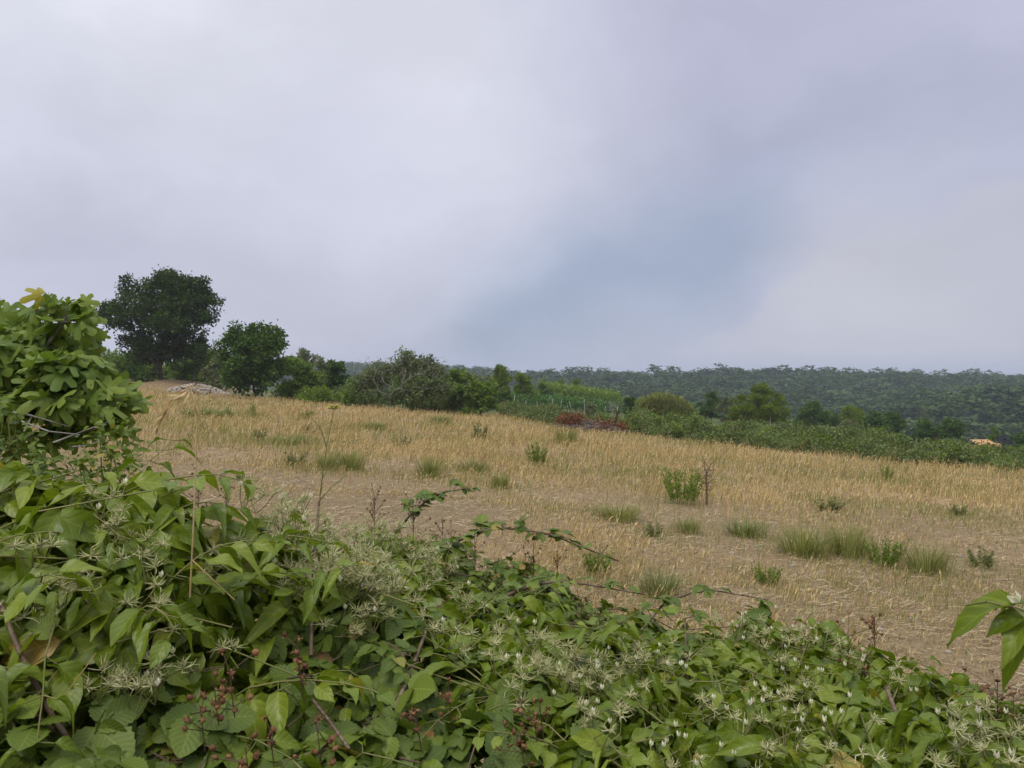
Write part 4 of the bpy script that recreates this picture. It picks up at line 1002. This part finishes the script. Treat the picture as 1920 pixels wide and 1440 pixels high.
_A = np.zeros((_n + 3, _n + 3)); _A[:_n, :_n] = tps(_r2) + np.eye(_n) * .02; _A[:_n, _n] = 1; _A[:_n, _n + 1:] = CTRL[:, :2]; _A[_n:, :_n] = _A[:_n, _n:].T
_w = np.linalg.solve(_A, np.concatenate([CTRL[:, 2], np.zeros(3)]))
def hedge(x, y):
    x = np.asarray(x, float); y = np.asarray(y, float)
    xe = np.clip(x, -1.5, 1.4); ye = np.interp(xe, CREST[:, 0], CREST[:, 1]); yc = np.clip(y, .75, ye)
    r2 = (xe[..., None] - CTRL[:, 0]) ** 2 + (yc[..., None] - CTRL[:, 1]) ** 2
    z = (tps(r2) * _w[:_n]).sum(-1) + _w[_n] + _w[_n + 1] * xe + _w[_n + 2] * yc
    z = np.clip(z, .9, 1.56) + .045 * vnoise(x, y, .5, 61) + .038 * vnoise(x, y, .21, 62)
    return z - 1.5 * np.maximum(0, y - ye) - .5 * np.maximum(0, y - ye) ** 2
def hedge_pts(n_, over=.45):
    y = rng.uniform(.62, 3.3, n_ * 3); x = rng.uniform(-1, 1, n_ * 3) * (.8 + .85 * y)
    k = y < np.interp(x, CREST[:, 0], CREST[:, 1]) + over
    return x[k][:n_], y[k][:n_]
# who grows where: (plant key, px, py, depth) - the nearest seat, with noise, takes the spot
SEATS = [('cl', 60, 1000, 1.2), ('cl', 250, 1050, 1.2), ('cl', 420, 1020, 1.4), ('cl', 120, 1200, 1.05), ('cl', 330, 1180, 1.15), ('cm', 600, 1000, 2.0), ('cm', 680, 1060, 2.2), ('cm', 760, 1040, 2.5), ('cl', 480, 1180, 1.25),
         ('bm', 860, 1050, 2.5), ('bm', 960, 1090, 2.3), ('bm', 1080, 1120, 2.2), ('bm', 1040, 1190, 1.9), ('bm', 1160, 1210, 1.9), ('cr', 1300, 1220, 1.7), ('cr', 1450, 1230, 1.6), ('cr', 1600, 1290, 1.5), ('cr', 1300, 1380, 1.2), ('cr', 1500, 1400, 1.2),
         ('cc', 900, 1180, 1.7), ('cc', 760, 1140, 1.7), ('cc', 960, 1290, 1.4), ('bl', 60, 1400, .98), ('bl', 300, 1400, 1.0), ('bl', 450, 1350, 1.05), ('bc', 640, 1300, 1.25), ('bc', 760, 1390, 1.12), ('bc', 620, 1400, 1.1), ('bc', 880, 1400, 1.15), ('bc', 780, 1260, 1.35), ('cr', 1080, 1400, 1.15),
         ('bm', 1240, 1180, 2.0), ('ce', 1820, 1400, 1.2), ('cr', 1680, 1370, 1.3), ('ce', 1980, 1400, 1.2), ('cl', -150, 1100, 1.1)]
SP = np.array([at(*s_[1:])[:2] for s_ in SEATS]); SK = np.array([s_[0] for s_ in SEATS])
def owner(x, y):
    xx = x + .07 * vnoise(x, y, .35, 71); yy = y + .07 * vnoise(x, y, .35, 72)
    dd = np.hypot(xx[:, None] - SP[:, 0], yy[:, None] - SP[:, 1]) + rng.uniform(0, .10, (len(x), len(SP)))
    return SK[np.argmin(dd, 1)]
PLANTS = {'cl': ('clematis_vine', 'clematis with large glossy leaves filling the near left corner', 'clematis'), 'cm': ('clematis_vine', 'clematis with a drift of pale feathery seed heads at the back of the hedge', 'clematis'),
          'cc': ('clematis_vine', 'clematis strand woven through the brambles in the middle of the hedge', 'clematis'), 'cr': ('clematis_vine', 'clematis dotted with white buds on the right side of the hedge', 'clematis'),
          'ce': ('clematis_vine', 'clematis with pale feathery heads in the bottom right corner', 'clematis'), 'bl': ('bramble_bush', 'bramble with shadowed leaves and brown fruit stalks at the bottom left', 'bramble'),
          'bc': ('bramble_bush', 'bramble with broad toothed leaves at the bottom middle of the picture', 'bramble'), 'bm': ('bramble_bush', 'small leaved bramble with arching canes at the far side of the hedge', 'bramble')}
R = {}
for k, (nm, lab, cat) in PLANTS.items():
    c = SP[SK == k].mean(0); R[k] = thing(nm, lab, cat, (c[0], c[1], float(terrain(c[0], c[1]))))
LV = {k: MB() for k in PLANTS}; ST = {k: MB() for k in PLANTS}
def put_clem(k, T, ax, up, S):
    j = rng.integers(0, 4, len(T))
    for q in range(4):
        s_ = j == q
        if s_.any(): LV[k].scatter(CLEM[q], frames(ax[s_], up[s_]), T[s_], S[s_])
def put_bram(k, T, ax, up, S):
    """three toothed leaflets to a leaf"""
    Mx = frames(ax, up); j = rng.integers(0, 2, len(T))
    for ang, sz, off in ((0, 1.0, .12), (1.15, .82, .0), (-1.15, .82, .0)):
        a2 = Mx[:, :, 1] * math.cos(ang) + Mx[:, :, 0] * math.sin(ang); u2 = unit(Mx[:, :, 2] + rng.normal(0, .22, (len(T), 3)))
        p = T + Mx[:, :, 1] * (S * off)[:, None]
        for q in range(2):
            s_ = j == q
            if s_.any(): LV[k].scatter(BRAM[q], frames(a2[s_], u2[s_]), p[s_], S[s_] * sz)
def size_of(k, y): return {'cl': .068, 'cm': .040, 'cc': .055, 'cr': .054, 'ce': .052, 'bl': .047, 'bc': .047, 'bm': .031}[k]
def c_hedge():
    x, y = hedge_pts(33000); ow = owner(x, y); n_ = len(x)
    e = .02; H = hedge(x, y); nrm = unit(np.stack([-(hedge(x + e, y) - H) / e, -(hedge(x, y + e) - H) / e, np.ones(n_)], 1))
    deep = np.where(rng.random(n_) < .55, rng.uniform(0, .05, n_), rng.uniform(.03, .40, n_) )
    T = np.stack([x, y, H - deep], 1)
    # denser sampling is not needed close by: thin there, leaves are large
    for k in PLANTS:
        q = ow == k; m_ = q.sum()
        if not m_: continue
        br = k[0] == 'b'
        keep = rng.random(m_) < (.62 if br else .85); idx = np.where(q)[0][keep]; m_ = len(idx)
        up = unit(nrm[idx] * (1.5 if br else 1.0) + rdirs(m_) * .75 + [0, -.15, .2]); az = rdirs(m_, -.75, .25)
        ax = unit(az - up * (az * up).sum(1, keepdims=True) * .8 + [0, 0, -.12]); S = size_of(k, 0) * rng.uniform(.5, 1.35, m_)
        (put_bram if br else put_clem)(k, T[idx], ax, up, S)
        ns = m_ // 11; j = rng.choice(idx, ns); p0 = T[j]; dv = rdirs(ns, -.5, .4) * rng.uniform(.05, .18, (ns, 1))
        ST[k].tubes(p0, p0 + dv, .0016, .0012, 4)
        ns = m_ // 40; j = rng.choice(idx, ns); p1 = T[j] - [0, 0, .04]; ST[k].tubes(p1 - np.column_stack([rng.normal(0, .08, (ns, 2)), rng.uniform(.25, .5, ns)]), p1, .003, .002, 5)
    # shoots: bent stems with opposite leaves standing proud of the mass
    ns = 1080; x, y = hedge_pts(ns, .15); ow = owner(x, y); H = hedge(x, y)
    for i in range(len(x)):
        k = ow[i]; br = k[0] == 'b'; s0 = size_of(k, 0)
        L = rng.uniform(.10, .26) * (s0 / .06); a = rng.uniform(0, 6.28); el = rng.uniform(.1, .9) if not br else rng.uniform(-.1, .6)
        d0 = np.array([math.cos(a) * math.cos(el), math.sin(a) * math.cos(el), math.sin(el)]); p = np.array([x[i], y[i], H[i] - .05]); pts = [p]
        for q in range(5): d0 = unit(d0 + [0, 0, -.16] + rng.normal(0, .1, 3)); p = p + d0 * L / 5; pts.append(p)
        if np.min([q_[1] for q_ in pts]) < .55: continue
        pts = np.array(pts); ST[k].path(pts, .0017, .0009, 4)
        T = np.repeat(pts[1:], 2, 0); sd_ = unit(np.cross(d0, [0, 0, 1.]) + 1e-6); ax = np.array([sd_, -sd_] * 5) + d0 * .5 + rng.normal(0, .25, (10, 3)) + [0, 0, -.15]
        up = unit(rng.normal(0, .35, (10, 3)) + [0, -.1, 1]); S = s0 * rng.uniform(.7, 1.15, 10) * np.repeat(np.linspace(1.1, .6, 5), 2)
        P1 = T + unit(ax) * .018; ST[k].tubes(T, P1, .001, .001, 3)
        if br: put_bram(k, P1[::2], unit(ax[::2]), up[::2], S[::2])
        else: put_clem(k, P1, unit(ax), up, S)
c_hedge()

# pale feathery seed heads and buds
def seed_cluster(k, c, n_h, spread, length, white=.15, name='seed_head'):
    mb = MB(); c = np.asarray(c, float); root = R[k]
    foot = c - [0, 0, spread * 1.6]
    for i in range(n_h):
        q = c + rng.normal(0, 1, 3) * spread * [1, 1, .55]
        mb.path([foot, (foot + q) / 2 + rng.normal(0, .008, 3), q], .0011, .0008, 3, 1)
        if rng.random() < white:          # closed bud: four pale petals
            for t in range(4):
                a = t * 1.57 + rng.uniform(0, .5); ax = unit(np.array([[math.cos(a) * .35, math.sin(a) * .35, 1.]]))
                mb.scatter(card(.5, .1), frames(ax, np.array([[math.cos(a), math.sin(a), .1]])), q[None], np.array([length * .5]), 2)
        else:
            m_ = 19; ax = unit(rdirs(m_, -.5, 1.0) + [0, 0, .2]); S = .88 * length * rng.uniform(.7, 1.15, m_)
            w_ = np.full(m_, .0014)
            bend = rng.normal(0, .22, (m_, 3)); p1 = q + ax * S[:, None] * .55; p2 = q + unit(ax + bend) * S[:, None]
            mb.tubes(np.repeat(q[None], m_, 0), p1, w_ * .55, w_ * .5, 3); mb.tubes(p1, p2, w_ * .5, w_ * .18, 3)
    part(name, mb, [M_seed, M_stem, M_bud], root)
def heads_at(k, lst, n_h, spread, length, white=.15, jitter=1):
    for (px, py) in lst:
        for d in np.arange(.85, 3.2, .02):
            q = at(px, py, d)
            if q[2] <= hedge(q[0], q[1]) + .03: break
        seed_cluster(k, q + [0, 0, .012], int(n_h * rng.uniform(.7, 1.3)), spread, length, white)
heads_at('cl', [(505, 1010 + 0), (540, 1010), (455, 935), (480, 940), (190, 945), (215, 1000), (270, 1020), (290, 1075), (240, 1130), (170, 1075), (330, 1100), (260, 1200), (300, 1255), (290, 1290), (265, 1300), (205, 1315), (180, 1300), (250, 1320), (385, 1230), (380, 1090), (395, 1060), (430, 1065), (60, 1040), (110, 1110), (40, 1150)][::1], 4, .022, .023)
heads_at('cm', [(520, 965), (545, 985), (560, 960), (580, 1010), (600, 1050), (620, 1065), (640, 1075), (660, 1085), (680, 1085), (700, 1095), (720, 1105), (740, 1110), (765, 1115), (690, 1000), (710, 1010), (735, 1000), (670, 1010), (780, 1030), (820, 1060), (840, 1065), (810, 1075), (650, 1050), (625, 1095), (585, 1085)], 9, .034, .027, .1)
heads_at('cc', [(880, 1195), (870, 1130), (940, 1170), (1000, 1200), (930, 1240), (990, 1250), (640, 1170), (700, 1165), (985, 1320), (820, 1180)], 5, .022, .023)
heads_at('cr', [(1055, 1245), (1075, 1270), (1090, 1240), (1105, 1290), (1060, 1290), (1120, 1250), (1130, 1310), (1150, 1250), (1140, 1345), (1110, 1330), (1085, 1330), (1130, 1370), (1160, 1290), (1200, 1250), (1230, 1230), (1260, 1260), (1240, 1270), (1180, 1225), (1340, 1170), (1370, 1190), (1385, 1180), (1420, 1190), (1470, 1185), (1490, 1180), (1510, 1200), (1545, 1200), (1570, 1200), (1440, 1215), (1460, 1240), (1500, 1260), (1530, 1265), (1490, 1300), (1520, 1310), (1450, 1340), (1470, 1365), (1485, 1385), (1290, 1430), (1270, 1410), (1560, 1350), (1580, 1390), (1600, 1240), (1680, 1280), (1330, 1330), (1590, 1430), (1420, 1430), (1400, 1345)], 5, .024, .019, .45)
heads_at('ce', [(1790, 1370), (1830, 1360), (1850, 1390), (1880, 1420), (1800, 1430), (1890, 1350)], 6, .024, .022, .35)

# bramble canes with leaves
def cane(k, pts, r0, r1, n_l, leaf, name='cane'):
    P = np.array([at(*p) for p in pts]); t = np.linspace(0, len(P) - 1, 26)
    C = np.stack([np.interp(t, np.arange(len(P)), P[:, i]) for i in range(3)], 1)
    for _ in range(2): C[1:-1] = (C[:-2] + 2 * C[1:-1] + C[2:]) / 4
    mb = MB().path(C, r0, r1, 6)
    i = rng.integers(1, 24, 60); d = rdirs(60); mb.tubes(C[i], C[i] + d * .006 + 0, .0014, .0002, 3)
    part(name, mb, M_canestem, R[k])
    if n_l:
        i = np.linspace(5, 25, n_l).astype(int); T = C[i]; dv = rdirs(n_l, -.1, .8); p = T + dv * .025
        ST[k].tubes(T, p, .0011, .0009, 3); put_bram(k, p, unit(dv + [0, 0, -.3]), unit(rdirs(n_l) * .5 + [0, -.2, 1]), leaf * rng.uniform(.7, 1.1, n_l) * np.linspace(1.15, .6, n_l))
cane('bm', [(800, 1060, 2.45), (828, 1036, 2.35), (880, 1000, 2.3), (940, 988, 2.3), (1030, 1000, 2.3), (1090, 1025, 2.3), (1160, 1052, 2.35)], .0058, .0022, 36, .046)
cane('bm', [(740, 1000, 2.6), (775, 960, 2.6), (805, 935, 2.6), (835, 922, 2.6), (872, 916, 2.6)], .005, .002, 18, .044)
cane('bm', [(840, 1200, 1.75), (900, 1150, 1.8), (960, 1110, 1.85), (1030, 1090, 1.9), (1100, 1095, 1.95), (1210, 1115, 2.0)], .0055, .002, 14, .045)
cane('bm', [(1290, 1330, 1.5), (1288, 1250, 1.55), (1284, 1160, 1.6)], .0034, .0015, 7, .042)
cane('bm', [(1195, 1190, 2.0), (1250, 1125, 2.05), (1330, 1105, 2.1), (1440, 1125, 2.2)], .0036, .0014, 12, .036)
cane('cl', [(583, 1230, 1.3), (585, 1120, 1.4), (592, 1020, 1.5), (598, 940, 1.55)], .0032, .0022, 0, .05)
cane('bc', [(740, 1330, 1.2), (770, 1260, 1.3), (800, 1180, 1.45)], .0042, .003, 3, .05)
cane('bl', [(150, 1420, .97), (90, 1330, .98), (40, 1230, 1.0), (0, 1130, 1.05)], .0042, .003, 4, .05)
cane('bl', [(100, 1370, .96), (50, 1325, .98), (0, 1290, 1.0)], .003, .002, 3, .05)
cane('bc', [(655, 1405, 1.07), (620, 1355, 1.1), (585, 1310, 1.13)], .0026, .0018, 0, .05)
cane('cl', [(185, 1190, 1.06), (165, 1130, 1.08), (140, 1075, 1.1)], .0034, .002, 0, .05)
cane('cr', [(1705, 1440, 1.22), (1690, 1360, 1.28), (1662, 1290, 1.36)], .0034, .004, 0, .05)

# dried fruit on branched stalks
ICO = stone_base(9, .95)
def berries(k, px, py, d, n_b, spread, r_, stalk=(0, 70)):
    r_ = r_ * .62
    root = R[k]; c = at(px, py, d); foot = at(px + stalk[0], py + stalk[1], d + .03); mb = MB()
    q = c + rng.normal(0, 1, (n_b, 3)) * spread * [.7, .6, 1.0]
    ax_t = np.clip((q[:, 2] - foot[2]) / max(1e-3, c[2] + spread - foot[2]) - .25, .1, .95); j = foot + (c + [0, 0, spread] - foot) * ax_t[:, None]
    mb.tubes([foot], [c + [0, 0, spread]], .0011, .0007, 4, 1); mb.tubes(j, q, .0007, .0006, 3, 1)
    mb.scatter(ICO, frames(rdirs(n_b), rdirs(n_b)), q, r_ * rng.uniform(.75, 1.2, n_b))
    m_ = n_b * 5; T = np.repeat(q, 5, 0); ax = rdirs(m_); mb.scatter(card(.55, .1), frames(ax, rdirs(m_)), T + ax * r_ * .6, np.full(m_, r_ * 1.3))
    part('dried_fruit', mb, [M_berry, M_canestem], root)
for a in (('bm', 702, 945, 2.6, 26, .032, .0052), ('bm', 775, 955, 2.6, 24, .034, .0052), ('bm', 830, 985, 2.5, 8, .03, .005), ('bm', 845, 1010, 2.45, 14, .026, .005), ('bm', 890, 1020, 2.4, 9, .03, .005), ('bm', 1000, 1030, 2.4, 8, .025, .005), ('bm', 985, 1060, 2.3, 14, .03, .005), ('bm', 1045, 1050, 2.3, 9, .02, .005),
          ('bm', 1090, 1150, 2.0, 26, .035, .0048), ('bm', 1125, 1185, 1.95, 34, .035, .0048), ('bm', 1150, 1200, 1.9, 26, .03, .0048), ('bm', 1020, 1130, 2.1, 14, .03, .005), ('cm', 372, 915, 2.1, 20, .032, .0045), ('cm', 425, 918, 2.2, 10, .026, .0045),
          ('cr', 1640, 1178, 1.75, 16, .022, .006), ('cr', 1590, 1220, 1.6, 16, .03, .005), ('cr', 1620, 1240, 1.55, 12, .026, .005), ('ce', 1870, 1310, 1.35, 18, .035, .006), ('ce', 1900, 1345, 1.3, 14, .03, .006)): berries(*a)
for a in (('bl', 430, 1285, 1.0, 9, .020, .0065), ('bl', 400, 1300, 1.0, 8, .018, .0065), ('bl', 375, 1350, .98, 8, .018, .0065), ('bc', 560, 1255, 1.12, 9, .016, .0060), ('bc', 555, 1225, 1.13, 6, .014, .0055), ('bl', 505, 1385, .98, 6, .016, .006), ('bl', 460, 1425, .95, 8, .016, .007), ('bc', 595, 1395, 1.02, 8, .018, .0068), ('bc', 780, 1350, 1.1, 7, .014, .0065), ('bc', 840, 1315, 1.15, 9, .016, .0055), ('cr', 1000, 1355, 1.12, 9, .018, .0060), ('cr', 975, 1395, 1.08, 8, .016, .0060), ('bc', 830, 1140, 1.7, 7, .016, .005), ('cr', 1010, 1330, 1.13, 6, .014, .0055)): berries(*a, stalk=(10, 60))
# clematis shoot reaching in at the right edge
def c_rshoot():
    p = np.array([at(*q) for q in ((2010, 1260, .95), (1960, 1190, .95), (1900, 1140, .97), (1850, 1128, .98), (1810, 1135, 1.0))])
    root = thing('clematis_shoot', 'single clematis shoot with drooping leaves reaching in at the right edge over bare earth', 'clematis', p[0])
    part('stem', MB().path(p, .0025, .0012, 5), M_stem, root)
    mb = MB()
    L = [((1905, 1128), (1772, 1148), .085), ((1890, 1150), (1840, 1200), .05), ((1925, 1150), (1850, 1175), .065), ((1930, 1165), (1868, 1218), .075), ((1925, 1190), (1882, 1248), .075), ((1935, 1135), (1880, 1122), .06), ((1945, 1180), (1905, 1225), .06), ((1915, 1125), (1860, 1120), .05)]
    for i, (a, b_, s_) in enumerate(L):
        p0, p1 = at(*a, .97), at(*b_, .97 + rng.uniform(-.04, .04)); ax = (p1 - p0)[None]
        mb.scatter(CLEM[(1, 3, 0)[i % 3]], frames(ax, np.array([[rng.normal(0, .3), -.45, 1.]])), p0[None], np.array([s_ * (1.05 if i == 0 else .85)]))
    part('leaves', mb, M_clem, root)
    q = at(1912, 1130, .96); fb = MB(); m_ = 6; ax = unit(rdirs(m_, .1, .9) + [-.3, 0, .2]); fb.scatter(card(.5), frames(ax, rdirs(m_)), np.repeat(q[None], m_, 0), np.full(m_, .016)); part('flower', fb, M_bud, root)
c_rshoot()
for k in PLANTS:
    part('leaves', LV[k], M_clem if k[0] == 'c' else M_bram, R[k])
    part('stems', ST[k], M_stem if k[0] == 'c' else M_canestem, R[k])

# ------------------------------------------------------------------ dry grass stalks and fennel over the hedge
def c_stalks():
    p = [at(*q) for q in ((356, 1120, 1.15), (362, 1000, 1.13), (367, 880, 1.11), (369, 800, 1.10), (364, 750, 1.10), (356, 722, 1.10), (345, 726, 1.10))]
    f0 = p[0]; root = thing('dry_grass_stalk', 'tall dry straw coloured grass stalk with a drooping head above the hedge', 'grass stalk', f0)
    part('stem', MB().path(p, .0013, .0008, 5), M_ear, root)
    mb = MB(); hp = np.array([at(*q, 1.10) for q in ((358, 725), (345, 738), (325, 752), (308, 778), (298, 800), (290, 815))])
    mb.path(hp, .0007, .0003, 4)
    for i in range(30):
        t = rng.uniform(0, 4.6); j = int(t); b0 = hp[j] + (hp[j + 1] - hp[j]) * (t - j); ax = unit(hp[j + 1] - hp[j] + rng.normal(0, .0035, 3))[None]
        mb.scatter(card(.16, .1), frames(ax, rdirs(1)), b0[None] + rng.normal(0, .0012, 3), np.array([rng.uniform(.016, .026)]))
    h2 = np.array([at(*q, 1.10) for q in ((356, 722), (360, 735), (366, 752), (370, 768))])
    for i in range(9):
        t = rng.uniform(0, 2.6); j = int(t); b0 = h2[j] + (h2[j + 1] - h2[j]) * (t - j); mb.scatter(card(.16, .1), frames(unit(h2[j + 1] - h2[j] + rng.normal(0, .003, 3))[None], rdirs(1)), b0[None], np.array([rng.uniform(.014, .022)]))
    part('seed_head', mb, M_ear, root)
    for (a, b_, d, lab) in (((285, 942), (334, 896), 1.5, 'short dry straw sticking up at an angle left of the tall grass stalk'), ((0, 1440), (180, 1225), .97, 'long thin pale straw slanting across the bottom left corner'), ((360, 1050), (440, 1125), 1.2, 'pale straw bent down right of the tall grass stalk')):
        p0, p1 = at(*a, d), at(*b_, d); mid = (p0 + p1) / 2 + [0.004, 0, -.004]
        r2 = thing('dry_straw', lab, 'straw', p0); part('stem', MB().path([p0, mid, p1], .0012, .0008, 4), M_dry, r2)
    d = 2.0; root = thing('fennel_stalk', 'thin green fennel stalk with forking branches standing above the hedge', 'fennel', at(598, 985, d))
    mb = MB()
    for pl in ([(598, 985), (600, 930), (605, 890), (612, 840), (620, 800), (625, 770)], [(603, 900), (620, 870), (640, 845), (645, 835)], [(598, 940), (620, 915), (650, 890)], [(612, 838), (602, 805), (590, 790)]):
        mb.path([at(*q, d) for q in pl], .0019 if pl[0][1] > 950 else .0012, .0008, 4)
    part('stem', mb, M_weedd, root)
    q = at(626, 768, d); n_ = 16; ax = unit(rdirs(n_, .1, .7)); tip = q + ax * .016; u_ = MB().tubes(np.repeat(q[None], n_, 0), tip, .0006, .0006, 3, 1)
    u_.scatter(ICO, frames(rdirs(n_), rdirs(n_)), tip, np.full(n_, .003)); my = leafmat('fennel_flower', L3((.35, .33, .04), (.45, .40, .05), (.5, .45, .08)), .1)
    part('flower', u_, [my, M_weedd], root)
c_stalks()

# ------------------------------------------------------------------ air
def c_haze():
    m, n, l = newmat('haze_air'); out = n.new('ShaderNodeOutputMaterial'); pv = n.new('ShaderNodeVolumePrincipled')
    pv.inputs['Color'].default_value = (.80, .86, .97, 1); pv.inputs['Density'].default_value = .00034; pv.inputs['Anisotropy'].default_value = .2
    l.new(pv.outputs[0], out.inputs['Volume'])
    zl = float(gz.min()) - 1
    a = np.array([[i, j, k] for i in (-3600, 3600) for j in (-450, 4600) for k in (zl, 40)], float)
    mb = MB().add(a, np.array([[0, 1, 3, 2], [4, 6, 7, 5], [0, 4, 5, 1], [2, 3, 7, 6], [0, 2, 6, 4], [1, 5, 7, 3]]))
    tag(part('haze', mb, m, None, False), 'thin pale haze in the air over the valley', None, None, 'stuff')
c_haze()
